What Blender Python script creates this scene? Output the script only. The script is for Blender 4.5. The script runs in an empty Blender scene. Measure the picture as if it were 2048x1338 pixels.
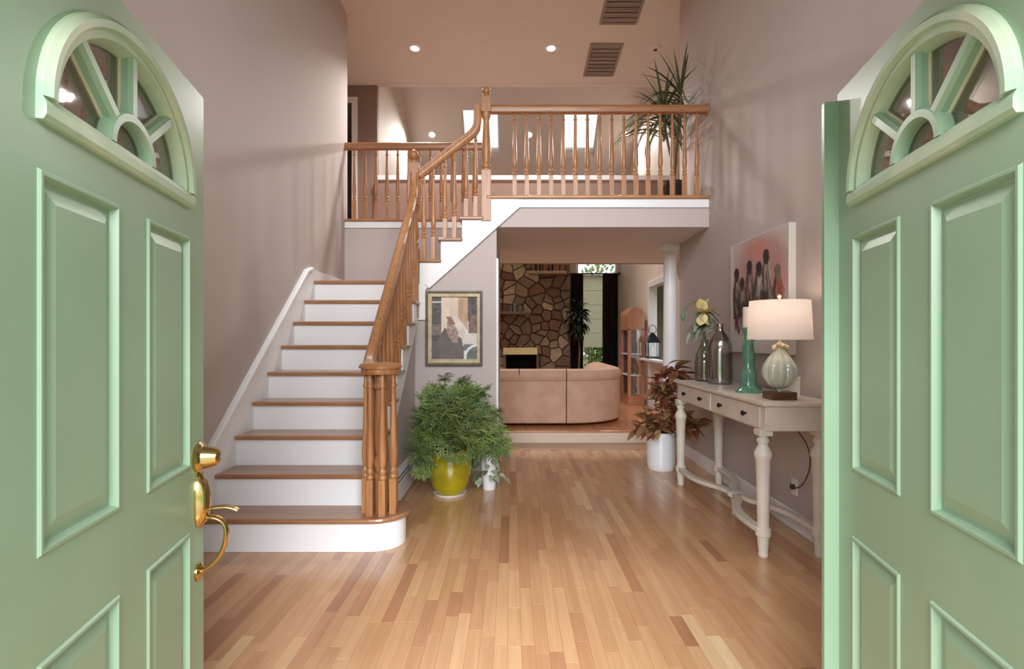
import bpy, bmesh, math, random
from mathutils import Vector, Matrix

random.seed(11)
SC = bpy.context.scene
COL = SC.collection
PI = math.pi

# ------------------------------------------------------------------ camera
EYE = 1.254
cam_d = bpy.data.cameras.new('camera')
cam = bpy.data.objects.new('camera', cam_d)
COL.objects.link(cam)
cam.location = (0, 0, EYE)
cam.rotation_euler = (PI / 2, 0, 0)
cam_d.sensor_width = 36
cam_d.lens = 36 * 1080 / 2048
cam_d.shift_y = 8 / 2048
cam_d.clip_start = 0.05
SC.camera = cam

# ------------------------------------------------------------------ world, exposure
w = bpy.data.worlds.new('sky'); SC.world = w; w.use_nodes = True
bg = w.node_tree.nodes['Background']
bg.inputs[0].default_value = (0.93, 0.97, 1.0, 1)
bg.inputs[1].default_value = 1.1
vs = SC.view_settings
vs.view_transform = 'Standard'; vs.look = 'None'; vs.gamma = 1; vs.use_curve_mapping = False
vs.exposure = 0.3

def area_light(name, loc, rot, sx, sy, power, color=(1, 1, 1), spread=PI):
    d = bpy.data.lights.new(name, 'AREA'); d.shape = 'RECTANGLE'; d.size = sx; d.size_y = sy
    d.energy = power; d.color = color; d.spread = spread
    o = bpy.data.objects.new(name, d); COL.objects.link(o); o.location = loc; o.rotation_euler = rot
    return o
# open sky over the front garden, behind the camera
area_light('sky_front_offscreen', (0, -14.0, 9.0), (math.radians(62), 0, 0), 18.0, 10.0, 9500, (0.94, 0.97, 1.0))

# ------------------------------------------------------------------ materials
def lin(c):
    out = []
    for v in c:
        v = v / 255.0
        out.append(v / 12.92 if v <= 0.04045 else ((v + 0.055) / 1.055) ** 2.4)
    return (out[0], out[1], out[2], 1.0)

class NT:
    def __init__(s, name):
        s.m = bpy.data.materials.new(name); s.m.use_nodes = True
        s.t = s.m.node_tree; s.n = s.t.nodes; s.b = s.n['Principled BSDF']; s.out = s.n['Material Output']
    def node(s, typ, **kw):
        n = s.n.new(typ)
        for k, v in kw.items(): setattr(n, k, v)
        return n
    def link(s, a, b): s.t.links.new(a, b)
    def coords(s, scale=(1, 1, 1), rnd=False):
        tc = s.node('ShaderNodeTexCoord'); mp = s.node('ShaderNodeMapping')
        mp.inputs['Scale'].default_value = scale
        s.link(tc.outputs['Object'], mp.inputs['Vector'])
        if rnd:
            oi = s.node('ShaderNodeObjectInfo'); mu = s.node('ShaderNodeMath', operation='MULTIPLY')
            mu.inputs[1].default_value = 37.0
            s.link(oi.outputs['Random'], mu.inputs[0])
            s.link(mu.outputs[0], mp.inputs['Location'])
        return mp.outputs[0]
    def noise(s, vec, scale, detail=3, rough=0.55):
        n = s.node('ShaderNodeTexNoise'); n.inputs['Scale'].default_value = scale
        n.inputs['Detail'].default_value = detail; n.inputs['Roughness'].default_value = rough
        s.link(vec, n.inputs['Vector']); return n.outputs['Fac']
    def ramp(s, fac, stops):
        r = s.node('ShaderNodeValToRGB'); e = r.color_ramp.elements
        while len(e) < len(stops): e.new(0.5)
        for el, (p, c) in zip(e, stops): el.position = p; el.color = c
        s.link(fac, r.inputs[0]); return r.outputs[0]
    def mix(s, fac, a, b, mode='MIX'):
        m = s.node('ShaderNodeMix', data_type='RGBA', blend_type=mode)
        for sock, v in ((m.inputs[0], fac), (m.inputs[6], a), (m.inputs[7], b)):
            if hasattr(v, 'is_linked'): s.link(v, sock)
            else: sock.default_value = v
        return m.outputs[2]
    def bump(s, h, strength=0.2, dist=0.01):
        b = s.node('ShaderNodeBump'); b.inputs['Strength'].default_value = strength; b.inputs['Distance'].default_value = dist
        s.link(h, b.inputs['Height']); s.link(b.outputs[0], s.b.inputs['Normal'])
    def set(s, **kw):
        for k, v in kw.items():
            k = k.replace('_', ' ')
            if hasattr(v, 'is_linked'): s.link(v, s.b.inputs[k])
            else: s.b.inputs[k].default_value = v

def plain(name, c, rough=0.5, metal=0.0, var=0.06, vscale=3.0, bump=0.0, bscale=60, coat=0.0, c2=None, rnd=False):
    t = NT(name); v = t.coords(rnd=rnd)
    f = t.noise(v, vscale)
    a = lin(c); d = lin(c2) if c2 else tuple(x * (1 - var * 2) for x in a[:3]) + (1,)
    t.set(Base_Color=t.ramp(f, [(0.35, d), (0.65, a)]), Roughness=rough, Metallic=metal, Coat_Weight=coat)
    if bump: t.bump(t.noise(v, bscale), bump, 0.004)
    return t.m

def wood(name, c1, c2, scale=(40, 40, 3), rough=0.35, rnd=True, coat=0.1, dark=None):
    t = NT(name); v = t.coords(scale, rnd)
    f = t.noise(v, 1.0, 5, 0.65)
    stops = [(0.3, lin(c2)), (0.62, lin(c1))]
    col = t.ramp(f, stops)
    if rnd:
        oi = t.node('ShaderNodeObjectInfo')
        r = t.ramp(oi.outputs['Random'], [(0, (0.86, 0.82, 0.8, 1)), (1, (1.05, 1.04, 1.03, 1))])
        col = t.mix(1.0, col, r, 'MULTIPLY')
    t.set(Base_Color=col, Roughness=rough, Coat_Weight=coat, Coat_Roughness=0.2)
    t.bump(f, 0.08, 0.002)
    return t.m

def plank_mat(name, island):
    t = NT(name)
    tc = t.node('ShaderNodeTexCoord')
    if island:
        g = t.node('ShaderNodeNewGeometry'); r = g.outputs['Random Per Island']
    else:
        g = t.node('ShaderNodeObjectInfo'); r = g.outputs['Random']
    mp = t.node('ShaderNodeMapping'); mp.inputs['Scale'].default_value = (45, 2.2, 45)
    mu = t.node('ShaderNodeMath', operation='MULTIPLY'); mu.inputs[1].default_value = 91.0
    t.link(r, mu.inputs[0]); t.link(mu.outputs[0], mp.inputs['Location']); t.link(tc.outputs['Object'], mp.inputs['Vector'])
    f = t.noise(mp.outputs[0], 1.0, 4, 0.6)
    base = t.ramp(r, [(0.0, lin((170, 116, 82))), (0.07, lin((188, 138, 98))), (0.35, lin((196, 148, 106))),
                      (0.65, lin((202, 156, 113))), (0.96, lin((207, 163, 120))), (1.0, lin((228, 198, 154)))])
    grain = t.ramp(f, [(0.3, (0.86, 0.82, 0.79, 1)), (0.65, (1.0, 1.0, 1.0, 1))])
    t.set(Base_Color=t.mix(1.0, base, grain, 'MULTIPLY'), Roughness=0.34, Coat_Weight=0.5, Coat_Roughness=0.17)
    t.bump(f, 0.03, 0.001)
    return t.m

def thin_glass(name, tint=(1, 1, 1, 1), refl=0.12, rough=0.02):
    t = NT(name); t.n.remove(t.b)
    tr = t.node('ShaderNodeBsdfTransparent'); tr.inputs[0].default_value = tint
    gl = t.node('ShaderNodeBsdfGlossy'); gl.inputs['Roughness'].default_value = rough
    lw = t.node('ShaderNodeLayerWeight'); lw.inputs[0].default_value = 0.35
    ma = t.node('ShaderNodeMath', operation='MULTIPLY_ADD'); ma.inputs[1].default_value = 0.6; ma.inputs[2].default_value = refl
    t.link(lw.outputs['Fresnel'], ma.inputs[0])
    mx = t.node('ShaderNodeMixShader'); t.link(ma.outputs[0], mx.inputs[0])
    t.link(tr.outputs[0], mx.inputs[1]); t.link(gl.outputs[0], mx.inputs[2]); t.link(mx.outputs[0], t.out.inputs[0])
    return t.m

def emit(name, c, s):
    t = NT(name); t.set(Base_Color=c, Emission_Color=c, Emission_Strength=s); return t.m

def leaf_mat(name, cols, rough=0.45):
    t = NT(name)
    oi = t.node('ShaderNodeObjectInfo')
    n = len(cols)
    c = t.ramp(oi.outputs['Random'], [(i / max(1, n - 1), lin(x)) for i, x in enumerate(cols)])
    v = t.coords(); f = t.noise(v, 25)
    c = t.mix(1.0, c, t.ramp(f, [(0.3, (0.75, 0.78, 0.7, 1)), (0.7, (1, 1, 1, 1))]), 'MULTIPLY')
    t.set(Base_Color=c, Roughness=rough)
    tr = t.node('ShaderNodeBsdfTranslucent'); t.link(c, tr.inputs[0])
    mx = t.node('ShaderNodeMixShader'); mx.inputs[0].default_value = 0.3
    t.link(t.b.outputs[0], mx.inputs[1]); t.link(tr.outputs[0], mx.inputs[2]); t.link(mx.outputs[0], t.out.inputs[0])
    return t.m

def vcol_mat(name, rough=0.6):
    t = NT(name); a = t.node('ShaderNodeVertexColor', layer_name='paint')
    v = t.coords(); f = t.noise(v, 90)
    c = t.mix(1.0, a.outputs[0], t.ramp(f, [(0.3, (0.86, 0.86, 0.86, 1)), (0.7, (1, 1, 1, 1))]), 'MULTIPLY')
    t.set(Base_Color=c, Roughness=rough); return t.m

M = {}
M['wall'] = plain('taupe_wall_paint', (194, 181, 177), 0.7, var=0.02, vscale=1.2, bump=0.03, bscale=180)
M['ceiling'] = plain('ceiling_paint', (224, 215, 210), 0.8, var=0.015, vscale=1.2, bump=0.03, bscale=160)
M['brown'] = plain('brown_wall_paint', (150, 124, 110), 0.7, var=0.02)
M['cream_wall'] = plain('cream_wall_paint', (226, 212, 198), 0.7, var=0.02)
M['olive'] = plain('olive_wall_paint', (122, 118, 92), 0.7, var=0.03)
M['soffit'] = M['ceiling']
M['white'] = plain('white_trim_paint', (241, 241, 243), 0.35, var=0.012, vscale=2)
M['cream'] = plain('cream_step_paint', (226, 206, 186), 0.6, var=0.04, bump=0.1, bscale=120)
M['green'] = plain('sage_door_paint', (152, 181, 153), 0.34, var=0.03, vscale=2.2, bump=0.02, bscale=90, c2=(145, 174, 146))
M['green_worn'] = plain('weathered_sage_paint', (198, 210, 182), 0.45, vscale=7, c2=(164, 196, 165), bump=0.12, bscale=70)
M['spoke_cream'] = plain('cream_putty_paint', (226, 220, 190), 0.45, vscale=9, c2=(212, 208, 176))
M['green_light'] = M['green']
M['brass'] = plain('polished_brass', (214, 186, 122), 0.16, 1.0, var=0.05, vscale=8)
M['dark_brass'] = plain('dark_brass', (120, 92, 52), 0.3, 1.0)
M['oak'] = wood('oak_rail', (188, 134, 88), (152, 102, 64), (60, 60, 5))
M['oak_h'] = wood('oak_rail_along_x', (188, 134, 88), (152, 102, 64), (5, 60, 60))
M['oak_tread'] = wood('oak_tread', (174, 128, 92), (150, 104, 74), (4, 60, 60), rough=0.28, coat=0.25)
M['plank'] = plank_mat('oak_plank', False)
M['plank_stuff'] = plank_mat('oak_plank_many', True)
M['gap'] = plain('dark_floor_joint', (150, 102, 68), 0.8)
M['far_floor'] = wood('far_oak_floor', (196, 134, 92), (166, 106, 70), (20, 1.5, 20), rnd=False, rough=0.3, coat=0.25)
M['table'] = plain('antique_cream_paint', (224, 216, 206), 0.40, vscale=6, c2=(212, 203, 191), bump=0.04, bscale=80)
M['black'] = plain('black_metal', (16, 15, 15), 0.4)
M['soot'] = plain('sooty_firebox', (9, 8, 8), 0.9)
M['glass'] = thin_glass('clear_glass')
M['door_glass'] = thin_glass('fanlight_glass', (0.74, 0.70, 0.68, 1), 0.10)
M['vase_glass'] = thin_glass('smoky_vase_glass', (0.88, 0.88, 0.85, 1), 0.30, 0.12)
M['vase_glass2'] = thin_glass('pale_vase_glass', (0.90, 0.90, 0.86, 1), 0.08, 0.05)
M['gourd'] = plain('pearly_ribbed_glass', (204, 211, 200), 0.12, var=0.10, vscale=10, coat=0.6)
M['shell'] = plain('shell_cluster', (228, 208, 178), 0.5, var=0.1, vscale=30)
M['shade'] = None
t = NT('linen_lamp_shade'); tr = t.node('ShaderNodeBsdfTranslucent'); tr.inputs[0].default_value = lin((250, 246, 244))
mx = t.node('ShaderNodeMixShader'); mx.inputs[0].default_value = 0.45
v = t.coords((200, 200, 200)); t.set(Base_Color=lin((244, 238, 236)), Roughness=0.8); t.bump(t.noise(v, 1), 0.05, 0.002)
t.link(t.b.outputs[0], mx.inputs[1]); t.link(tr.outputs[0], mx.inputs[2]); t.link(mx.outputs[0], t.out.inputs[0]); M['shade'] = t.m
t = NT('roman_shade_cloth'); tr = t.node('ShaderNodeBsdfTranslucent'); tr.inputs[0].default_value = lin((248, 240, 214))
mx = t.node('ShaderNodeMixShader'); mx.inputs[0].default_value = 0.75
v = t.coords((3, 3, 90)); t.set(Base_Color=lin((240, 232, 208)), Roughness=0.9); t.bump(t.noise(v, 1), 0.2, 0.004)
t.link(t.b.outputs[0], mx.inputs[1]); t.link(tr.outputs[0], mx.inputs[2]); t.link(mx.outputs[0], t.out.inputs[0]); M['roman'] = t.m
M['bulb'] = emit('lamp_bulb', (1.0, 0.90, 0.80, 1), 1.2)
M['led'] = emit('downlight_lens', (1.0, 0.90, 0.76, 1), 6)
M['teal'] = plain('teal_glaze', (98, 152, 132), 0.18, vscale=14, c2=(74, 128, 110), coat=0.5)
M['candle'] = plain('ivory_wax', (244, 234, 214), 0.5, var=0.01)
M['candle_tip'] = plain('wick', (40, 30, 24), 0.9)
M['walnut'] = wood('dark_walnut', (104, 68, 46), (74, 46, 32), (6, 60, 60))
M['olive_glaze'] = plain('olive_yellow_glaze', (176, 158, 22), 0.12, vscale=4, c2=(140, 128, 22), coat=0.7)
M['soil'] = plain('potting_soil', (60, 44, 32), 0.95, var=0.3, vscale=40, bump=0.6, bscale=60)
M['white_pot'] = plain('white_ceramic', (240, 242, 246), 0.2, var=0.01, coat=0.4)
M['dark_pot'] = plain('dark_planter', (52, 44, 36), 0.6, vscale=6, c2=(34, 28, 22))
M['stem'] = plain('green_stem', (96, 120, 62), 0.6, c2=(120, 116, 72))
M['bark'] = plain('woody_stem', (126, 104, 74), 0.8, c2=(96, 78, 54))
M['leaf'] = leaf_mat('lacy_green_leaf', [(112, 144, 84), (138, 168, 98), (158, 182, 106), (180, 200, 124), (148, 174, 136), (168, 178, 112)])
M['leaf_tip'] = leaf_mat('olive_tip_leaf', [(96, 114, 66), (126, 138, 84)])
M['leaf_var'] = leaf_mat('variegated_leaf', [(96, 128, 92), (208, 216, 190), (70, 104, 66)])
M['leaf_red'] = leaf_mat('russet_leaf', [(150, 84, 70), (178, 110, 90), (186, 130, 102), (162, 120, 88), (194, 164, 112), (144, 80, 68)], 0.35)
M['leaf_gold'] = leaf_mat('golden_bract', [(196, 172, 104), (150, 140, 72), (168, 120, 74)])
M['leaf_drac'] = leaf_mat('strap_leaf', [(72, 80, 60), (94, 104, 76), (64, 70, 54), (116, 122, 96)])
M['leaf_drac2'] = leaf_mat('drooping_strap_leaf', [(112, 130, 92), (172, 172, 144), (88, 106, 74)])
M['leaf_dark'] = leaf_mat('dark_foliage', [(22, 32, 18), (30, 44, 24), (40, 56, 30)])
M['leaf_grey'] = leaf_mat('silvery_sage_leaf', [(172, 186, 172), (150, 166, 146), (204, 210, 196)])
M['petal'] = plain('pale_yellow_petal', (242, 230, 180), 0.5, c2=(234, 210, 136), vscale=30)
M['petal_core'] = plain('flower_throat', (150, 108, 50), 0.7)
M['bud'] = plain('green_bud', (110, 140, 120), 0.5)
M['frame_dark'] = plain('bronze_frame', (112, 94, 74), 0.45, c2=(88, 72, 56), vscale=20)
M['frame_gold'] = plain('champagne_frame', (206, 190, 158), 0.4, c2=(182, 164, 130), vscale=20)
M['canvas'] = vcol_mat('painted_canvas'); M['canvas_edge'] = plain('white_canvas_edge', (218, 211, 205), 0.7, var=0.02)
M['sofa'] = plain('tan_velour', (204, 166, 142), 0.85, vscale=5, c2=(192, 152, 128), bump=0.08, bscale=120)
M['sofa_roll'] = M['sofa']
M['mortar'] = plain('brown_mortar', (86, 66, 52), 0.95, vscale=12, c2=(62, 48, 38), bump=0.4, bscale=50)
t = NT('fieldstone'); oi = t.node('ShaderNodeObjectInfo')
c = t.ramp(oi.outputs['Random'], [(0, lin((118, 92, 74))), (0.3, lin((140, 110, 88))), (0.5, lin((132, 116, 100))), (0.68, lin((154, 132, 108))), (0.88, lin((200, 184, 156))), (1, lin((126, 92, 70)))])
v = t.coords((1, 1, 1), True); f = t.noise(v, 14, 5, 0.7)
t.set(Base_Color=t.mix(1.0, c, t.ramp(f, [(0.3, (0.62, 0.58, 0.55, 1)), (0.7, (1, 1, 1, 1))]), 'MULTIPLY'), Roughness=0.85); t.bump(f, 0.5, 0.02); M['stone'] = t.m
M['curtain'] = plain('dark_brown_curtain', (44, 36, 30), 0.85, vscale=6, c2=(30, 25, 20))
M['cabinet'] = wood('honey_cabinet', (186, 122, 78), (160, 100, 62), (40, 40, 4))
M['vent'] = plain('vent_slat', (158, 143, 135), 0.6)
M['vent_dark'] = M['vent']
M['heater'] = plain('heater_enamel', (226, 222, 222), 0.4)
M['concrete'] = plain('porch_concrete', (170, 166, 160), 0.9, vscale=5, c2=(150, 146, 140), bump=0.2)
M['grass'] = plain('garden_lawn', (116, 140, 78), 0.95, vscale=10, c2=(92, 116, 58))
M['plastic'] = plain('white_plastic', (232, 230, 226), 0.4)
M['cord'] = plain('dark_cord', (70, 60, 54), 0.6)
M['books'] = plain('worn_book_cloth', (150, 60, 52), 0.7, c2=(110, 96, 70), vscale=14, rnd=True)
M['clear_candle'] = plain('white_lantern_candle', (236, 228, 210), 0.5)

# ------------------------------------------------------------------ mesh helpers
ORG = {}
class MB:
    def __init__(s): s.v = []; s.f = []
    def add(s, vs, fs):
        b = len(s.v); s.v += [tuple(p) for p in vs]; s.f += [tuple(i + b for i in f) for f in fs]; return s
    def box(s, x0, x1, y0, y1, z0, z1):
        v = [(x, y, z) for z in (z0, z1) for y in (y0, y1) for x in (x0, x1)]
        return s.add(v, [(0, 2, 3, 1), (4, 5, 7, 6), (0, 1, 5, 4), (2, 6, 7, 3), (0, 4, 6, 2), (1, 3, 7, 5)])
    def lathe(s, prof, c=(0, 0, 0), seg=16, axis='z', rib=0, ribamp=0.0):
        n = len(prof); vs = []
        for r, z in prof:
            for k in range(seg):
                a = 2 * PI * k / seg
                rr = r * (1 + ribamp * (abs(math.cos(a * rib / 2)) - 0.5)) if rib else r
                p = (rr * math.cos(a), rr * math.sin(a), z)
                if axis == 'y': p = (p[0], p[2], p[1])
                if axis == 'x': p = (p[2], p[0], p[1])
                vs.append((p[0] + c[0], p[1] + c[1], p[2] + c[2]))
        fs = [(i * seg + k, i * seg + (k + 1) % seg, (i + 1) * seg + (k + 1) % seg, (i + 1) * seg + k) for i in range(n - 1) for k in range(seg)]
        if prof[0][0] > 1e-5: fs.append(tuple(range(seg)))
        if prof[-1][0] > 1e-5: fs.append(tuple((n - 1) * seg + k for k in range(seg)))
        return s.add(vs, fs)
    def prism(s, poly, plane, d0, d1):
        """poly in 2-D; plane 'xz' extrudes along y, 'yz' along x, 'xy' along z"""
        def P(a, b, d): return {'xz': (a, d, b), 'yz': (d, a, b), 'xy': (a, b, d)}[plane]
        n = len(poly)
        vs = [P(a, b, d0) for a, b in poly] + [P(a, b, d1) for a, b in poly]
        fs = [tuple(range(n)), tuple(range(n, 2 * n))] + [(i, (i + 1) % n, n + (i + 1) % n, n + i) for i in range(n)]
        return s.add(vs, fs)
    def sweep(s, path, prof, side=None, closed_prof=True, scale=None):
        pts = [Vector(p) for p in path]; n = len(pts); m = len(prof); vs = []
        tang = []
        for i in range(n):
            a = pts[max(0, i - 1)]; b = pts[min(n - 1, i + 1)]; tang.append((b - a).normalized())
        sd = Vector(side) if side else tang[0].cross(Vector((0, 0, 1)))
        if sd.length < 1e-4: sd = Vector((1, 0, 0))
        for i in range(n):
            sd = (sd - tang[i] * sd.dot(tang[i])).normalized(); up = sd.cross(tang[i])
            k = scale[i] if scale else 1
            for a, b in prof: vs.append(pts[i] + sd * a * k + up * b * k)
        fs = [(i * m + k, i * m + (k + 1) % m, (i + 1) * m + (k + 1) % m, (i + 1) * m + k) for i in range(n - 1) for k in range(m if closed_prof else m - 1)]
        if closed_prof: fs += [tuple(range(m)), tuple((n - 1) * m + k for k in range(m))]
        return s.add(vs, fs)
    def tube(s, path, r, seg=8, scale=None):
        return s.sweep(path, [(r * math.cos(2 * PI * k / seg), r * math.sin(2 * PI * k / seg)) for k in range(seg)], scale=scale)
    def slab(s, ur, vr, holes, mp, d0, d1):
        """rectangle with rectangular holes; mp(u,v,d)->xyz"""
        us = sorted(set([ur[0], ur[1]] + [x for h in holes for x in h[:2]])); vv = sorted(set([vr[0], vr[1]] + [x for h in holes for x in h[2:]]))
        nu, nv = len(us), len(vv)
        def inside(i, j):
            if i < 0 or j < 0 or i >= nu - 1 or j >= nv - 1: return False
            cu = (us[i] + us[i + 1]) / 2; cv = (vv[j] + vv[j + 1]) / 2
            return not any(h[0] < cu < h[1] and h[2] < cv < h[3] for h in holes)
        vs = [mp(u, v_, d) for d in (d0, d1) for v_ in vv for u in us]
        idx = lambda i, j, k: k * nu * nv + j * nu + i
        fs = []
        for i in range(nu - 1):
            for j in range(nv - 1):
                if not inside(i, j): continue
                for k in (0, 1): fs.append((idx(i, j, k), idx(i + 1, j, k), idx(i + 1, j + 1, k), idx(i, j + 1, k)))
                for di, dj, a, b in ((-1, 0, (i, j), (i, j + 1)), (1, 0, (i + 1, j), (i + 1, j + 1)), (0, -1, (i, j), (i + 1, j)), (0, 1, (i, j + 1), (i + 1, j + 1))):
                    if not inside(i + di, j + dj):
                        fs.append((idx(a[0], a[1], 0), idx(b[0], b[1], 0), idx(b[0], b[1], 1), idx(a[0], a[1], 1)))
        return s.add(vs, fs)
    def mesh(s, name, mat, smooth=False, o=(0, 0, 0)):
        me = bpy.data.meshes.new(name)
        me.from_pydata([(p[0] - o[0], p[1] - o[1], p[2] - o[2]) for p in s.v], [], s.f)
        bm = bmesh.new(); bm.from_mesh(me); bmesh.ops.recalc_face_normals(bm, faces=bm.faces); bm.to_mesh(me); bm.free()
        me.materials.append(mat)
        if smooth:
            me.shade_smooth(); me.set_sharp_from_angle(angle=math.radians(38))
        return me
    def build(s, name, mat, parent=None, smooth=False, bevel=0.0, kind=None, origin=None):
        o0 = ORG.get(parent.name, (0, 0, 0)) if parent else (origin or (0, 0, 0))
        me = s.mesh(name, M[mat] if isinstance(mat, str) else mat, smooth, o0)
        ob = bpy.data.objects.new(name, me); COL.objects.link(ob)
        if parent: ob.parent = parent
        elif origin: ob.location = origin
        ORG[ob.name] = o0
        if bevel:
            b = ob.modifiers.new('bevel', 'BEVEL'); b.width = bevel; b.segments = 2; b.limit_method = 'ANGLE'; b.angle_limit = math.radians(40)
        if kind: ob['kind'] = kind
        return ob

def tag(o, label, cat, group=None):
    o['label'] = label; o['category'] = cat
    if group: o['group'] = group
    return o
def thing(name, loc, label, cat, group=None, rotz=0, kind=None):
    o = bpy.data.objects.new(name, None); COL.objects.link(o); o.location = loc; o.rotation_euler = (0, 0, rotz)
    o.empty_display_size = 0.1
    ORG[o.name] = (0, 0, 0) if rotz else tuple(loc)
    if kind: o['kind'] = kind
    if cat: tag(o, label, cat, group)
    elif label: o['label'] = label
    return o
def inst(me, name, parent, loc, rot=None, mat4=None, scale=1.0, world=True):
    o = bpy.data.objects.new(name, me); COL.objects.link(o)
    o0 = ORG.get(parent.name, (0, 0, 0)) if (parent and world) else (0, 0, 0)
    o.parent = parent
    l = Vector(loc) - Vector(o0)
    if mat4 is not None: o.matrix_local = Matrix.Translation(l) @ mat4 @ Matrix.Scale(scale, 4)
    else:
        o.location = l
        if rot: o.rotation_euler = rot
        o.scale = (scale,) * 3
    ORG[o.name] = o0
    return o
def dirmat(d, roll=0.0):
    """rotation taking +Y to direction d, keeping +Z as up as it can, rolled"""
    d = Vector(d).normalized(); up = Vector((0, 0, 1))
    if abs(d.z) > 0.98: up = Vector((1, 0, 0))
    x = d.cross(up).normalized(); z = x.cross(d)
    return Matrix(((x.x, d.x, z.x, 0), (x.y, d.y, z.y, 0), (x.z, d.z, z.z, 0), (0, 0, 0, 1))) @ Matrix.Rotation(roll, 4, 'Y')
def struct(mb, name, mat, smooth=False, bevel=0.0):
    o = mb.build(name, mat, None, smooth, bevel); o['kind'] = 'structure'; return o
def bez(p0, p1, p2, p3, n):
    out = []
    for i in range(n + 1):
        t = i / n; u = 1 - t
        out.append(tuple(u**3 * a + 3 * u * u * t * b + 3 * u * t * t * c + t**3 * d for a, b, c, d in zip(p0, p1, p2, p3)))
    return out
XY = lambda u, v, d: (u, v, d)
XZ = lambda u, v, d: (u, d, v)
YZ = lambda u, v, d: (d, u, v)

# =================================================================== the setting
R_ = 0.2                      # stair rise
XL, XR = -1.89, 1.86          # foyer side walls
YF = 0.785                    # inner face of the front wall
DR, DL = 5.10, 6.10           # balcony front, rear rail of the stairwell
ZU, ZS = 2.60, 2.306          # upper floor, soffit below it
YB = 7.65                     # far edge of the upper hall
ZLV = 0.14                    # raised living room floor
LXL, LXR, LYB = -1.905, 2.30, 11.5
cz = lambda y: EYE + 3.69 - 0.1 * (y - 6.36)       # foyer ceiling height
sz = lambda y: EYE + 11.775 - 0.8 * y              # living room slope

# floor and its planks
floor = struct(MB().box(-2.0, 3.2, YF, 6.52, -0.10, -0.004), 'floor', 'gap')
PW = 0.056
plank_meshes = {}
def plank_mesh(L):
    if L not in plank_meshes:
        m = MB(); g = 0.0002; b = 0.0007
        x0, x1, y0, y1 = -PW / 2 + g, PW / 2 - g, g, L - g
        v = [(x0, y0, -0.02), (x1, y0, -0.02), (x1, y1, -0.02), (x0, y1, -0.02), (x0, y0, -b), (x1, y0, -b), (x1, y1, -b), (x0, y1, -b),
             (x0 + b, y0 + b, 0), (x1 - b, y0 + b, 0), (x1 - b, y1 - b, 0), (x0 + b, y1 - b, 0)]
        f = [(0, 3, 2, 1), (8, 9, 10, 11)] + [(i, (i + 1) % 4, 4 + (i + 1) % 4, 4 + i) for i in range(4)] + [(4 + i, 4 + (i + 1) % 4, 8 + (i + 1) % 4, 8 + i) for i in range(4)]
        m.add(v, f); plank_meshes[L] = m
    return plank_meshes[L]
rng = random.Random(5)
planks = []
x = -1.95
while x < 2.45:
    y = YF + 0.0 - rng.random() * 0.4
    while y < 6.06:
        L = rng.choice([0.24, 0.32, 0.40, 0.50, 0.62, 0.80])
        planks.append((x, y, L)); y += L
    x += PW
def seen(p):
    x, y, L = p; yc = y + L / 2
    return y > 1.75 and abs(x) < 0.575 * yc and y + L < 6.07 and not (x < -0.62 and yc > 3.2)
vis = sorted([p for p in planks if seen(p)], key=lambda p: p[1])[:295]
vset = set(vis); cache = {}
many = MB()
for p in planks:
    x, y, L = p
    if p in vset:
        if L not in cache: cache[L] = plank_mesh(L).mesh('plank', M['plank'])
        inst(cache[L], 'plank', floor, (x, y, 0))
    else:
        L2 = min(L, 6.07 - y)
        if L2 < 0.05: continue
        if L2 == L: pm = plank_mesh(L); many.add([(a + x, b + y, c) for a, b, c in pm.v], pm.f)
        else: many.box(x - PW / 2 + .0004, x + PW / 2 - .0004, y, y + L2, -.02, 0)
many.build('plank_field', 'plank_stuff', floor, kind='stuff')
for i in range(4):                         # border boards laid across the step
    y0 = 6.072 + i * 0.107
    MB().box(-0.2, 3.1, y0, y0 + 0.106, -0.02, 0.0).build('border_board', 'oak_tread', floor)
# raised living-room floor with its cream riser
lf = struct(MB().box(-2.0, 3.2, 6.53, 11.7, -0.10, ZLV), 'floor_living', 'far_floor')
MB().box(-0.2, 3.15, 6.50, 6.535, -0.02, ZLV - 0.004).build('step_riser', 'cream', lf, bevel=0.008)
MB().box(-0.2, 3.15, 6.494, 6.60, ZLV - 0.02, ZLV + 0.004).build('step_nosing', 'far_floor', lf, bevel=0.006)

# front wall with door opening and an added unseen window above for daylight
fw = struct(MB().slab((-2.0, 2.0), (0, 5.6), [(-0.84, 0.88, 0, 2.03), (-1.55, 1.55, 2.75, 4.75)], XZ, 0.62, YF), 'wall_front', 'wall')
wf = struct(MB().slab((-1.55, 1.55), (2.75, 4.75), [(-1.49 + i * 0.76, -1.49 + i * 0.76 + 0.70, z0, z0 + 0.91) for i in range(4) for z0 in (2.81, 3.78)], XZ, 0.68, 0.73), 'window_1', 'white')
for i in range(4):
    for z0 in (2.81, 3.78):
        MB().box(-1.49 + i * 0.76, -0.79 + i * 0.76, 0.70, 0.706, z0, z0 + 0.91).build('pane', 'glass', wf)
struct(MB().slab((-0.86, 0.90), (0, 2.05), [(-0.80, 0.84, -1, 2.0)], XZ, 0.60, YF + 0.0), 'trim_1', 'white')
struct(MB().box(-2.6, 2.6, -3.5, 0.62, -0.25, -0.02), 'porch', 'concrete')
struct(MB().box(-30, 30, -30, 40, -0.6, -0.30), 'ground', 'grass')

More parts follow.
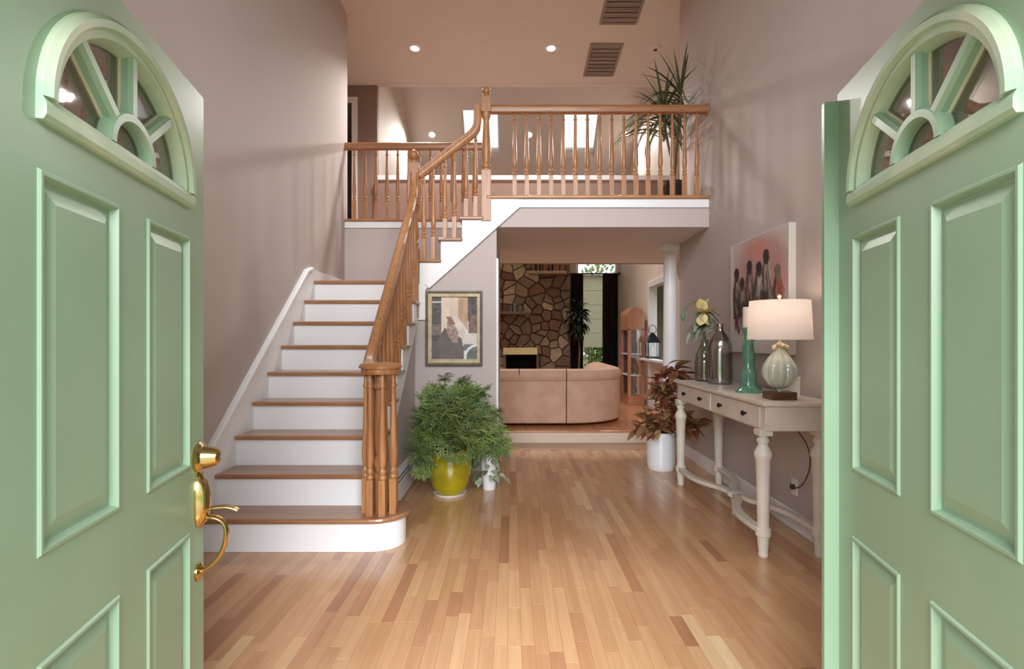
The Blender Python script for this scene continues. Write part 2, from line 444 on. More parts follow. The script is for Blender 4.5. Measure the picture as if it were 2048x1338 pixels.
# side walls of the two-storey foyer, following the sloping ceiling
wl = struct(MB().prism([(0.62, 0), (6.2, 0), (6.2, cz(6.2) + .02), (0.62, cz(0.62) + .02)], 'yz', XL - 0.12, XL), 'wall_left', 'wall')
wr = struct(MB().prism([(0.62, 0), (5.99, 0), (5.99, cz(5.98) + .02), (0.62, cz(0.62) + .02)], 'yz', XR, XR + 0.12), 'wall_right', 'wall')
struct(MB().box(XR - 0.018, XR, YF, 5.98, 0, 0.125), 'baseboard_right', 'white', bevel=0.006)
ce = struct(MB().prism([(0.62, cz(0.62)), (7.6, cz(7.6)), (7.6, cz(7.6) + .1), (0.62, cz(0.62) + .1)], 'yz', -3.6, 3.6), 'ceiling', 'ceiling')
struct(MB().prism([(7.55, cz(7.55) - 0.006), (7.66, cz(7.55) - 0.006), (7.66, 7.0), (7.55, 7.0)], 'yz', LXL, 3.6), 'header_upper', 'ceiling')

# upper hall slab, soffit and fascia
us = struct(MB().box(-0.28, XR + 0.02, DR + 0.015, DL + .06, ZS, ZU - 0.03).box(-3.6, 3.5, DL + .06, YB - .1, ZS, ZU - 0.03), 'floor_upper', 'soffit')
MB().box(-0.28, XR + 0.02, DR + 0.13, DL + .0, ZU - 0.03, ZU).box(-3.5, 3.5, DL + .1, YB - .1, ZU - 0.03, ZU).build('upper_boards', 'oak_tread', us)
struct(MB().prism([(-0.15, ZS), (XR + .0, ZS), (XR + .0, ZU - .03), (0.12, ZU - .03), (-0.02, 2.42)], 'xz', DR, DR + 0.02), 'trim_2', 'wall')
b2 = struct(MB().box(0.02, XR - .003, DR - 0.018, DR + .01, ZU - 0.112, ZU - 0.032), 'trim_3', 'white', bevel=0.004)
struct(MB().box(-0.24, XR - .003, DR - 0.04, DR + 0.13, ZU - 0.032, ZU), 'trim_4', 'oak_h', bevel=0.01)
# landing back wall, its white band and nosing
struct(MB().box(XL, -0.2, DL, DL + 0.10, 1.0, ZU - 0.03), 'wall_landing', 'wall')
struct(MB().box(XL + .003, -0.28, DL - 0.018, DL, ZU - 0.10, ZU - 0.03), 'trim_5', 'white', bevel=0.004)
struct(MB().box(XL + .003, -0.28, DL - 0.035, DL + 0.11, ZU - 0.03, ZU), 'trim_6', 'oak_h', bevel=0.01)
# wall below the stairs facing the door, and the passage wall behind it
wu = struct(MB().prism([(-0.935, 0), (-0.146, 0), (-0.146, 2.35), (-0.26, 2.30), (-0.86, 1.74), (-0.86, 1.56), (-0.935, 1.56)], 'xz', DR, DR + 0.06), 'wall_under_stairs', 'wall')
struct(MB().box(-0.25, -0.146, DR + 0.06, 6.45, 0, ZS).box(-2.0, -0.25, 6.35, 6.45, 0, ZS), 'wall_passage', 'wall')
struct(MB().box(-0.150, -0.128, DR - 0.012, DR + 0.085, 0.0, 2.01), 'trim_7', 'white', bevel=0.004)
struct(MB().box(-0.915, -0.15, DR - 0.015, DR, 0, 0.11), 'baseboard_stairs', 'white', bevel=0.004)
# wall closing the open side of the first flight
sw = [(3.44, 0), (DR, 0), (DR, 1.554), (3.44, 0.185)]
struct(MB().prism(sw, 'yz', -0.945, -0.915), 'wall_stair_side', 'wall')

# upper hall: brown knee wall with white cap, brown end wall with a door
kw = struct(MB().box(LXL, LXR, YB - 0.1, YB, ZS, ZU + 0.90), 'wall_knee', 'brown')
struct(MB().box(LXL, LXR, YB - 0.125, YB + 0.02, ZU + 0.865, ZU + 0.93), 'trim_8', 'white', bevel=0.005)
bw = struct(MB().slab((-3.6, LXL), (ZU, 5.0), [(-3.0, -2.26, ZU, ZU + 1.98)], XZ, YB - 0.02, YB + 0.08), 'wall_upper_left', 'brown')
dr = struct(MB().slab((-3.08, -2.18), (ZU, ZU + 2.06), [(-3.0, -2.26, ZU - 1, ZU + 1.98)], XZ, YB - 0.045, YB - 0.02), 'door_3', 'white', bevel=0.004)
# the room beyond that open doorway
struct(MB().box(-3.6, -2.01, 10.4, 10.5, ZU, 5.0), 'wall_bedroom_back', 'wall')
struct(MB().box(-3.6, -3.5, YB + .08, 10.4, ZU, 5.0), 'wall_bedroom_left', 'wall')
struct(MB().box(-3.6, -2.01, YB, 10.5, ZU - .1, ZU), 'floor_bedroom', 'far_floor')
struct(MB().box(-3.6, -2.01, YB + .08, 10.5, 5.0, 5.1), 'ceiling_bedroom', 'ceiling')
struct(MB().box(-3.62, -3.5, 6.0, YB, ZU, 5.2), 'wall_hall_left', 'brown')
struct(MB().box(3.5, 3.62, 5.9, YB, ZU, 5.2).box(XR + .12, 3.6, 5.85, 5.97, ZU, 5.0), 'wall_hall_right', 'wall')
struct(MB().box(-3.6, XL - .12, 6.06, 6.19, 0, 4.96), 'wall_hall_near', 'wall')

# living room shell
struct(MB().slab((YB + .08, LYB), (0, 3.6), [(8.3, 10.1, 0.95, 2.85)], YZ, LXL - 0.1, LXL).prism([(YB + .08, 3.6), (LYB, 3.6), (LYB, sz(LYB) + .05), (YB + .08, sz(YB) + .05)], 'yz', LXL - 0.1, LXL), 'wall_living_left', 'cream_wall')
w5 = struct(MB().slab((8.3, 10.1), (0.95, 2.85), [(8.36, 9.17, 1.01, 2.79), (9.23, 10.04, 1.01, 2.79)], YZ, LXL - 0.08, LXL - 0.03), 'window_5', 'white')  # side window added out of view to bring daylight into the living room
MB().box(LXL - .056, LXL - .05, 8.36, 9.17, 1.01, 2.79).build('pane', 'glass', w5)
MB().box(LXL - .056, LXL - .05, 9.23, 10.04, 1.01, 2.79).build('pane', 'glass', w5)
lw_ = struct(MB().slab((5.9, LYB), (0, ZS), [(7.75, 9.0, 0.93, 2.12)], YZ, LXR, LXR + 0.1), 'wall_living_right', 'cream_wall')
struct(MB().prism([(YB, ZS), (LYB, ZS), (LYB, sz(LYB) + .05), (YB, sz(YB) + .05)], 'yz', LXR, LXR + 0.1), 'wall_living_gable', 'cream_wall')
pt = struct(MB().slab((7.67, 9.08), (0.93, 2.20), [(7.765, 8.985, 0.0, 2.105)], YZ, LXR - 0.025, LXR + 0.115), 'trim_9', 'white', bevel=0.004)
struct(MB().box(LXR - 0.16, LXR + 0.16, 7.66, 9.10, 0.895, 0.93), 'trim_10', 'white', bevel=0.006)
struct(MB().box(3.3, 3.4, 5.9, 11.6, 0, 3.0), 'wall_far_room', 'olive')
struct(MB().box(LXR + .1, 3.3, 9.9, 10.0, 0, 3.0), 'wall_far_room_end', 'olive')
struct(MB().box(LXR - .02, LXR, 5.95, LYB, ZLV, ZLV + 0.11), 'baseboard_living', 'white', bevel=0.004)
WX0, WX1 = 1.36, 2.26
struct(MB().slab((LXL, 3.4), (0, sz(LYB) + .05), [(WX0, WX1, 0.42, 3.05)], XZ, LYB, LYB + 0.12), 'wall_back', 'cream_wall')
w2 = struct(MB().slab((WX0, WX1), (0.42, 3.05), [(WX0 + .05, WX1 - .05, 0.47, 2.54), (WX0 + .05, WX1 - .05, 2.60, 3.0)], XZ, LYB + 0.03, LYB + 0.08), 'window_2', 'white')
MB().box(WX0 + .05, WX1 - .05, LYB + .05, LYB + .056, 0.47, 2.54).build('pane', 'glass', w2)
MB().box(WX0 + .05, WX1 - .05, LYB + .05, LYB + .056, 2.60, 3.0).build('pane', 'glass', w2)
# sloping living-room ceiling with two skylights
SK = [(-0.905, -0.24, 9.63, 10.37), (0.93, 1.575, 9.63, 10.37)]
struct(MB().slab((LXL - .1, LXR + .1), (7.6, LYB + .1), SK, lambda u, v, d: (u, v, sz(v) + d), 0, 0.16), 'ceiling_living', 'ceiling')
for i, (a, b, c, d) in enumerate(SK):
    wsk = struct(MB().slab((a - .02, b + .02), (c - .02, d + .02), [(a + .02, b - .02, c + .02, d - .02)], lambda u, v, q: (u, v, sz(v) + q), 0.10, 0.165), 'window_%d' % (3 + i), 'white')
    MB().slab((a + .02, b - .02), (c + .02, d - .02), [], lambda u, v, q: (u, v, sz(v) + q), 0.12, 0.128).build('pane', 'glass', wsk)

# =================================================================== front doors
W = 0.861; DT = 1.985
def front_door(name, hinge, ang, sgn, label):
    root = thing(name, (hinge[0], hinge[1], 0), label, 'door', None, ang)
    TH = 0.044
    Q = lambda q: sgn * q                       # q>0 stands proud of the seen face
    mp = lambda u, v, d: (u, Q(d), v)
    cols = [(0.128 * W, 0.432 * W), (0.577 * W, 0.875 * W)]
    rows = [(0.16, 0.703), (0.884, 1.542)]
    zb = 1.60
    m = MB().slab((0, W), (0.008, zb), [(a, b, c, d) for a, b in cols for c, d in rows], mp, 0, -TH)
    ca, az, aa, ab = W / 2, 1.668, 0.308, 0.246
    N = 28
    arc = [(ca + aa * math.cos(t), az + ab * math.sin(t)) for t in [PI - PI * i / N for i in range(N + 1)]]
    left = [(0, zb), (ca - aa, zb)] + arc[:N // 2 + 1] + [(ca, DT), (0, DT)]
    right = [(ca + aa, zb), (W, zb), (W, DT), (ca, DT)] + arc[N // 2:]
    m.prism(left, 'xz', 0, Q(-TH)).prism(right, 'xz', 0, Q(-TH)).box(ca - aa, ca + aa, min(0, Q(-TH)), max(0, Q(-TH)), zb, zb + 0.072)
    m.build('door_leaf', 'green', root)
    prof = [(0, 0.0), (0.004, 0.005), (0.010, 0.005), (0.016, -0.011), (0.021, -0.011), (0.052, -0.001)]
    for a, b in cols:
        for c, d in rows:
            p = MB()
            for back in (0, 1):
                vs = []
                for ins, q in prof:
                    y = Q(q) if not back else Q(-TH - q)
                    vs += [(a + ins, y, c + ins), (b - ins, y, c + ins), (b - ins, y, d - ins), (a + ins, y, d - ins)]
                n = len(prof)
                p.add(vs, [(i * 4 + k, i * 4 + (k + 1) % 4, i * 4 + 4 + (k + 1) % 4, i * 4 + 4 + k) for i in range(n - 1) for k in range(4)] + [tuple(range(4 * n - 4, 4 * n))])
            p.build('panel', 'green', root)
    # fanlight: arched moulding, sill, spokes, hub arch, glass
    oa, ob_ = 0.376 * W, 0.270
    def arch(prf, A, B, cx, czz, n=36):
        mm = MB(); vs = []; k = len(prf)
        for i in range(n + 1):
            t = PI * i / n
            for r, q in prf: vs.append((cx + (A - r) * math.cos(t), Q(q), czz + (B - r) * math.sin(t)))
        return mm.add(vs, [(i * k + j, i * k + (j + 1) % k, (i + 1) * k + (j + 1) % k, (i + 1) * k + j) for i in range(n) for j in range(k)] + [tuple(range(k)), tuple(n * k + j for j in range(k))])
    trim = arch([(0, 0), (0, 0.012), (0.010, 0.022), (0.024, 0.020), (0.030, 0.010), (0.044, 0.010), (0.050, -0.002), (0.056, -0.015), (0.056, -0.03), (0, -0.03)], oa, ob_, ca, az - 0.006)
    fan = trim.build('fanlight_moulding', 'green_worn', root, smooth=True)
    s = MB().prism([(-0.0, az - 0.045), (0.012, az - 0.045), (0.017, az - 0.036), (0.017, az - 0.018), (0.010, az - 0.004), (-0.015, az + 0.006), (-0.03, az + 0.006), (-0.03, az - 0.045)], 'yz', ca - oa, ca + oa)
    if sgn < 0: s.v = [(x, -y, z) for x, y, z in s.v]
    s.build('fanlight_sill', 'green_worn', root)
    hub = arch([(0, -0.026), (0, 0.002), (0.006, 0.008), (0.022, 0.008), (0.028, 0.0), (0.028, -0.026)], 0.105, 0.092, ca, az)
    hub.build('hub_arch', 'green_light', fan, smooth=True)
    for t in (PI * 0.245, PI * 0.5, PI * 0.755):
        c, s_ = math.cos(t), math.sin(t)
        p0 = Vector((ca + 0.095 * c, 0, az + 0.082 * s_)); p1 = Vector((ca + (oa - 0.045) * c, 0, az + (ob_ - 0.045) * s_))
        d = (p1 - p0).normalized(); sd = Vector((d.z, 0, -d.x))
        sp = MB(); vs = []
        for p in (p0, p1):
            for a, q in ((-0.016, -0.026), (-0.016, -0.002), (-0.009, 0.006), (0.009, 0.006), (0.016, -0.002), (0.016, -0.026)):
                vs.append((p + sd * a + Vector((0, Q(q), 0))))
        sp.add(vs, [(k, (k + 1) % 6, 6 + (k + 1) % 6, 6 + k) for k in range(6)] + [tuple(range(6)), tuple(range(6, 12))])
        sp.build('spoke', 'green_light', fan)
        sb_ = MB(); vs = []
        for p in (p0, p1):
            for a, q in ((-0.021, -0.034), (-0.021, -0.016), (0.021, -0.016), (0.021, -0.034)): vs.append((p + sd * a + Vector((0, Q(q), 0))))
        sb_.add(vs, [(k, (k + 1) % 4, 4 + (k + 1) % 4, 4 + k) for k in range(4)] + [(0, 1, 2, 3), (4, 5, 6, 7)])
        sb_.build('spoke_backing', 'spoke_cream', fan)
    g = [(ca + 0.30 * math.cos(PI * i / 24), az + 0.25 * math.sin(PI * i / 24)) for i in range(25)]
    MB().prism(g, 'xz', Q(-0.020), Q(-0.024)).build('fanlight_pane', 'door_glass', fan)
    return root, Q

angL = math.atan2(0.982, -0.188); angR = math.atan2(0.982, 0.188)
dl, Ql = front_door('entrance_door', (-0.7767, 0.7975), angL, -1, 'open sage green entrance door with brass handle and deadbolt')
h = MB()
sx, zc = 0.945 * W, 0.902
h.lathe([(0.0, 0.0), (0.044, 0.0), (0.046, -0.008), (0.040, -0.014), (0.034, -0.018), (0.031, -0.034), (0.024, -0.056), (0.016, -0.061), (0.0, -0.062)], (sx, 0, zc), 20, 'y')
h.build('deadbolt', 'brass', dl, smooth=True)
h = MB()
vs = []
pl = [(0.0, 0.075), (0.016, 0.062), (0.023, 0.035), (0.026, 0.0), (0.024, -0.035), (0.016, -0.058), (0.0, -0.066), (-0.016, -0.058), (-0.024, -0.035), (-0.026, 0.0), (-0.023, 0.035), (-0.016, 0.062)]
zp = 0.770
n = len(pl)
for k, q in ((1.0, 0.0), (1.0, -0.006), (0.75, -0.020), (0.35, -0.026)):
    vs += [(sx + a * k * 1.2, q * 1.3, zp + b * k * 1.15) for a, b in pl]
h.add(vs, [(i * n + j, i * n + (j + 1) % n, (i + 1) * n + (j + 1) % n, (i + 1) * n + j) for i in range(3) for j in range(n)] + [tuple(range(n)), tuple(range(3 * n, 4 * n))])
esc = h.build('escutcheon', 'brass', dl, smooth=True)
h = MB().sweep(bez((sx, -0.02, zp - 0.022), (sx, -0.055, zp - 0.016), (sx, -0.085, zp - 0.012), (sx, -0.112, zp - 0.030), 8), [(-0.014, -0.003), (0.014, -0.003), (0.014, 0.003), (-0.014, 0.003)], side=(1, 0, 0))
h.build('thumb_latch', 'brass', esc, bevel=0.002)
gp = bez((sx, -0.008, zp - 0.045), (sx, -0.06, zp - 0.04), (sx, -0.085, zp - 0.06), (sx, -0.078, zp - 0.11), 10) + bez((sx, -0.078, zp - 0.11), (sx, -0.074, zp - 0.15), (sx, -0.05, zp - 0.185), (sx, -0.006, zp - 0.205), 10)[1:]
MB().sweep(gp, [(0.012 * math.cos(2 * PI * k / 10), 0.007 * math.sin(2 * PI * k / 10)) for k in range(10)], side=(1, 0, 0)).build('grip_handle', 'brass', dl, smooth=True)
MB().lathe([(0.0, 0.0), (0.027, 0.0), (0.026, -0.006), (0.016, -0.012), (0.0, -0.014)], (sx, 0, zp - 0.207), 18, 'y').build('grip_rosette', 'brass', dl, smooth=True)
drr, Qr = front_door('entrance_door', (0.814, 0.7735), angR, 1, 'open sage green entrance door without handle, beside the cream console table')
MB().box(W - 0.012, W + 0.012, -0.05, 0.040, 0.008, 1.962).build('astragal', 'green_light', drr, bevel=0.002)

# =================================================================== staircase
ST = thing('staircase', (-1.35, 3.2, 0), 'straight oak staircase with white risers climbing along the left wall', 'staircase')
Y1, T_ = 3.14, 0.2425
XA, XB = -1.868, -0.862
# bottom bullnose step
def bull(x0, xr, yf, rad, yb, n=14):
    p = [(x0, yb), (x0, yf)]
    cx, cy = xr - rad, yf + rad
    p += [(cx + rad * math.cos(-PI / 2 + PI * 0.86 * i / n), cy + rad * math.sin(-PI / 2 + PI * 0.86 * i / n)) for i in range(n + 1)]
    p += [(-0.90, yb)]
    return p
MB().prism(bull(XA, -0.660, Y1 + 0.028, 0.175, 3.52), 'xy', 0.0, R_ - 0.03).build('riser', 'white', ST, bevel=0.003)
MB().prism(bull(XA, -0.628, Y1, 0.205, 3.53), 'xy', R_ - 0.03, R_).build('tread', 'oak_tread', ST, bevel=0.012)
for i in range(2, 9):
    y = Y1 + (i - 1) * T_
    MB().box(XA, XB, y, y + T_ + 0.03, i * R_ - 0.03, i * R_).build('tread', 'oak_tread', ST, bevel=0.012)
for i in range(2, 10):
    y = Y1 + (i - 1) * T_ + 0.028
    MB().box(XA, -0.89, y, y + 0.02, (i - 1) * R_ - 0.005, i * R_ - 0.028).build('riser', 'white', ST)
YLd = Y1 + 8 * T_
MB().box(XL, -0.865, YLd, DL, 9 * R_ - 0.03, 9 * R_).build('landing', 'oak_tread', ST, bevel=0.01)
# white outer string of the first flight, saw-toothed
saw = []
for i in range(2, 10):
    y = Y1 + (i - 1) * T_ + 0.03
    saw += [(min(y, DR), (i - 1) * R_ - 0.031), (min(y, DR), i * R_ - 0.031)]
saw += [(DR + .0, 9 * R_ - 0.36), (Y1 + T_ + 0.20, 0.17), (Y1 + T_ + 0.03, 0.17)]
MB().prism(saw, 'yz', -0.915, -0.885).build('outer_string', 'white', ST)
# wall skirt with moulded top
k0, k1 = (3.18, 0.40), (4.93, 1.86)
sk = [(3.14, 0.0), (3.14, 0.36), (4.93, 1.853), (5.15, 1.80 + 0.10), (DL, 1.90), (DL, 1.72), (5.1, 1.5), (3.5, 0.0)]
MB().prism([(3.12, 0.0), (3.12, 0.375), (4.92, 1.868), (5.04, 1.90), (DL, 1.90), (DL, 1.72), (5.1, 1.5), (3.6, 0.0)], 'yz', XL, XL + 0.026).build('wall_skirt', 'white', ST)
MB().sweep([(XL + 0.018, 3.12, 0.375), (XL + 0.018, 4.92, 1.868), (XL + 0.018, 5.04, 1.905)], [(-0.018, -0.012), (0.022, -0.012), (0.022, 0.006), (0.008, 0.016), (-0.018, 0.016)], side=(1, 0, 0)).build('skirt_moulding', 'white', ST)
# second flight, climbing to the right
ST2 = thing('upper_stair_flight', (-0.5, 5.5, 1.8), 'short upper stair flight with white string turning up to the balcony', 'staircase')
X2, T2 = -0.90, 0.20
for j in range(3):
    x0 = X2 + j * T2; z = (10 + j) * R_
    MB().box(x0 - 0.0, x0 + T2 + 0.035, DR - 0.045, DL, z - 0.03, z).build('tread', 'oak_tread', ST2, bevel=0.01)
for j in range(4):
    x0 = X2 + j * T2 + 0.03; z = (10 + j) * R_
    MB().box(x0, x0 + 0.02, DR - 0.0, DL, z - R_ - 0.0, z - 0.03).build('riser', 'white', ST2)
zz = [(-0.884, 1.43), (-0.884, 1.766), (X2 + 0.03, 1.766)]
for j in range(4):
    x0 = X2 + j * T2 + 0.03; z = (10 + j) * R_
    zz += [(x0, z - 0.031)] if j == 0 else [(x0, z - R_ - 0.031), (x0, z - 0.031)]
zz += [(0.06, 13 * R_ - 0.031), (0.06, 2.49), (-0.815, 1.712), (-0.815, 1.43)]
MB().prism(zz, 'xz', DR - 0.02, DR + 0.002).build('string_board', 'white', ST2)
MB().sweep([(0.06, DR - 0.02, 2.515), (-0.80, DR - 0.02, 1.745)], [(-0.010, -0.03), (0.012, -0.03), (0.012, 0.03), (-0.010, 0.03)], side=(0, 1, 0)).build('string_moulding', 'white', ST2, bevel=0.003)

# =================================================================== railings
def bal_prof(H):
    s = H
    b = min(0.22, 0.25 * s)
    t = s - b
    return [(0.0135, b), (0.0185, b + .008), (0.0185, b + .02), (0.012, b + .03), (0.0165, b + .042), (0.0165, b + .056), (0.0115, b + .068),
            (0.0155, b + .085), (0.0185, b + .12), (0.0185, b + .16), (0.0165, b + .25 * t + .06), (0.0125, b + .60 * t), (0.0100, b + .84 * t),
            (0.0095, b + .86 * t), (0.0135, b + .87 * t), (0.0135, b + .885 * t), (0.0095, b + .90 * t), (0.0085, s)]
bal_cache = {}
def baluster(parent, x, y, z0, z1):
    H = round(z1 - z0, 2)
    if H not in bal_cache:
        m = MB(); b = min(0.22, 0.25 * H)
        q = 0.0195
        m.box(-q, q, -q, q, 0, b)
        m.lathe([(r_ * 1.25, z_) for r_, z_ in bal_prof(H)], seg=10)
        bal_cache[H] = m.mesh('baluster', M['oak'], True)
    o = inst(bal_cache[H], 'baluster', parent, (x, y, z0)); o.scale.z = (z1 - z0) / H
    return o
RP = [(a * 1.12, b * 1.18) for a, b in [(-0.030, -0.030), (0.030, -0.030), (0.030, -0.010), (0.034, 0.004), (0.030, 0.020), (0.016, 0.032), (-0.016, 0.032), (-0.030, 0.020), (-0.034, 0.004), (-0.030, -0.010)]]

# balcony railing (right of the tall newel)
zr = 3.435
B = thing('balcony_railing', (0.8, DR + 0.04, ZU), 'long oak balcony railing with turned balusters reaching the right wall', 'railing')
MB().sweep([(-0.22, DR + 0.04, zr), (XR - 0.002, DR + 0.04, zr)], RP, side=(0, -1, 0)).build('handrail', 'oak_h', B, smooth=True)
for i in range(16):
    baluster(B, 0.025 + i * 0.1155, DR + 0.04, ZU, zr - 0.026)
MB().lathe([(0.0, 0), (0.055, 0), (0.058, 0.008), (0.045, 0.014), (0, 0.016)], (XR - 0.016, DR + 0.04, zr), 16, 'x').build('wall_rosette', 'oak', B, smooth=True)
# rear railing of the stairwell
C_ = thing('stairwell_railing', (-1.1, DL + 0.03, ZU), 'low oak railing behind the stair landing, ending at the tall newel', 'railing')
MB().sweep([(XL + 0.0, DL + 0.03, zr), (-0.29, DL + 0.03, zr)], RP, side=(0, -1, 0)).build('handrail', 'oak_h', C_, smooth=True)
for i in range(12):
    baluster(C_, XL + 0.10 + i * 0.1235, DL + 0.03, ZU, zr - 0.026)
# stair railing: volute, two newels, rails and balusters
S = thing('stair_railing', (-0.80, 3.28, R_), 'oak stair railing with a round volute, ball-topped newels and bundled balusters', 'railing')
VX, VY, VZ = -0.800, 3.285, 1.075
MB().lathe([(0.0, -0.038), (0.095, -0.038), (0.112, -0.034), (0.118, -0.018), (0.112, -0.004), (0.127, 0.0), (0.130, 0.012), (0.118, 0.026), (0.06, 0.034), (0.0, 0.036)], (VX, VY, VZ), 32).build('volute_cap', 'oak', S, smooth=True)
RX = -0.905
ra, rb = (3.46, 1.135), (5.02, 2.60)
rz = lambda y: ra[1] + (rb[1] - ra[1]) * (y - ra[0]) / (rb[0] - ra[0])
path = bez((VX - 0.06, VY - 0.02, VZ + 0.006), (RX + 0.02, VY + 0.05, VZ + 0.0), (RX, 3.40, VZ + 0.012), (RX, 3.50, rz(3.50)), 10) + [(RX, y, rz(y)) for y in (3.7, 4.2, 4.7, 4.90)]
path += bez((RX, 4.90, rz(4.90)), (RX - .004, 5.0, rz(5.0)), (RX - .012, 5.055, rz(5.02)), (RX - 0.014, 5.06, 2.80), 6)[1:]
MB().sweep(path, [(a * 1.0, b * 1.05) for a, b in RP], side=(1, 0, 0)).build('handrail', 'oak', S, smooth=True)
# balusters bundled under the volute
for k in range(7):
    a = -PI * 0.5 + 2 * PI * k / 7 + 0.33
    baluster(S, VX + 0.088 * math.cos(a), VY + 0.074 * math.sin(a), R_, VZ - 0.03)
m = MB().lathe([(0.034, 0), (0.034, 0.20), (0.038, 0.21), (0.038, 0.225), (0.028, 0.24), (0.038, 0.28), (0.041, 0.31), (0.026, 0.345), (0.033, 0.36), (0.036, 0.42), (0.031, 0.68), (0.027, 0.74), (0.040, 0.755), (0.040, 0.775), (0.034, 0.785), (0.034, 0.85)], (VX, VY, R_), 18)
m.build('volute_newel', 'oak', S, smooth=True)
for i in range(2, 9):
    y = Y1 + (i - 1) * T_
    for k, dy in enumerate((0.055, 0.055 + T_ / 2)):
        if y + dy < 3.44: continue
        baluster(S, RX, y + dy, i * R_, rz(y + dy) - 0.035)
NX, NY = -0.925, 5.085
def newel(parent, x, y, z0, z_sq1, z_sq2a, z_sq2b, ztop, q=0.042):
    MB().box(x - q, x + q, y - q, y + q, z0, z_sq1).build('newel_block', 'oak', parent, bevel=0.004)
    MB().box(x - q, x + q, y - q, y + q, z_sq2a, z_sq2b).build('newel_block', 'oak', parent, bevel=0.004)
    H = z_sq2a - z_sq1
    t = MB().lathe([(q * .98, 0), (q * .98, .01), (q * .7, .02), (q * .92, .035), (q * .92, .055), (q * .66, .07), (q * .95, H * .28), (q * .95, H * .40), (q * .62, H * .80), (q * .62, H - .07), (q * .95, H - .035), (q * .98, H)], (x, y, z_sq1), 18)
    t.build('newel_shaft', 'oak', parent, smooth=True)
    d = ztop - z_sq2b; r = d * 0.40
    bl = [(q * 1.0, 0), (q * 1.0, .008), (q * .55, .016), (q * .5, d - 2 * r - .0)]
    bl += [(max(0.0, r * math.sin(a)), d - r - r * math.cos(a)) for a in [PI * i / 10 for i in range(2, 11)]]
    MB().lathe(bl, (x, y, z_sq2b), 18).build('newel_ball', 'oak', parent, smooth=True)
newel(S, NX, NY, 1.45, 2.10, 2.50, 2.90, 3.03, 0.050)
TX, TY = -0.243, 5.11
newel(S, TX, TY, 2.36, 2.84, 3.385, 3.53, 3.635, 0.045)
sa, sb = (-0.885, 2.795), (-0.41, 3.165)
s2 = lambda x: sa[1] + (sb[1] - sa[1]) * (x - sa[0]) / (sb[0] - sa[0])
p2 = [(-0.885, DR + 0.02, s2(-0.885)), (-0.6, DR + 0.02, s2(-0.6)), (-0.45, DR + 0.02, s2(-0.45))] + bez((-0.45, DR + 0.02, s2(-0.45)), (-0.36, DR + 0.02, s2(-0.36)), (-0.325, DR + 0.02, 3.23), (-0.325, DR + 0.02, 3.33), 8)[1:] + [(-0.325, DR + 0.02, 3.465)]
MB().sweep(p2, RP, side=(0, 1, 0)).build('handrail', 'oak', S, smooth=True)
MB().box(-0.355, -0.26, DR - 0.012, DR + 0.05, zr - 0.035, zr + 0.032).build('gooseneck_cap', 'oak_h', S, bevel=0.006)
for j in range(3):
    for dx in (0.065, 0.155):
        x = X2 + j * T2 + dx
        if x > -0.335: x = -0.345
        baluster(S, x, DR + 0.02, (10 + j) * R_, s2(min(x, -0.40)) - 0.035 + max(0, x + 0.40) * 1.2)

# baseboard heater on the stair side wall
HT = thing('baseboard_heater', (-0.87, 4.3, 0), 'white baseboard heater with dark slots along the stair side wall', 'heater')
MB().prism([(-0.915, 0.0), (-0.848, 0.02), (-0.848, 0.15), (-0.872, 0.20), (-0.915, 0.215)], 'xz', 3.62, 5.02).build('body', 'heater', HT)
for z in (0.165, 0.185):
    d = (0.20 - 0.15); x = -0.848 - (z - 0.15) / d * 0.024
    MB().box(x - 0.008, x + 0.0015, 3.68, 4.95, z - 0.005, z + 0.004).build('slot', 'black', HT)

# =================================================================== ceiling fittings
def surf(plane, x, y):
    """point and inward normal matrix on the foyer ceiling or the living slope"""
    k = -0.1 if plane == 'foyer' else -0.8
    z = cz(y) if plane == 'foyer' else sz(y)
    tilt = math.atan(k)
    return Vector((x, y, z)), Matrix.Rotation(tilt, 4, 'X')
def downlight(plane, x, y, label, power):
    p, r = surf(plane, x, y)
    t = thing('recessed_downlight', p, label, 'ceiling light', 'recessed downlights')
    t.rotation_euler = r.to_euler(); ORG[t.name] = (0, 0, 0)
    MB().lathe([(0.052, -0.002), (0.056, -0.010), (0.080, -0.008), (0.084, 0.0), (0.052, 0.004)], seg=24).build('trim_ring', 'white', t, smooth=True)
    MB().lathe([(0.0, -0.005), (0.053, -0.004), (0.053, 0.004), (0.0, 0.004)], seg=24).build('lens', 'led', t)
    d = bpy.data.lights.new('downlight', 'SPOT'); d.energy = power; d.color = (1.0, 0.96, 0.92); d.spot_size = math.radians(125); d.spot_blend = 0.8; d.shadow_soft_size = 0.12
    o = bpy.data.objects.new('downlight_beam', d); COL.objects.link(o); o.parent = t; o.location = (0, 0, -0.03)
downlight('foyer', -1.22, 6.78, 'lit recessed downlight in the foyer ceiling above the stairwell', 230)
downlight('foyer', 0.49, 6.78, 'lit recessed downlight in the foyer ceiling beside the air vent', 230)
downlight('slope', -1.48, 10.0, 'lit recessed downlight in the sloping ceiling beside the cream gable wall', 200)
downlight('slope', 0.315, 10.0, 'lit recessed downlight in the sloping ceiling between the two skylights', 200)
downlight('slope', 2.10, 10.0, 'lit recessed downlight in the sloping ceiling beyond the dragon plant', 200)

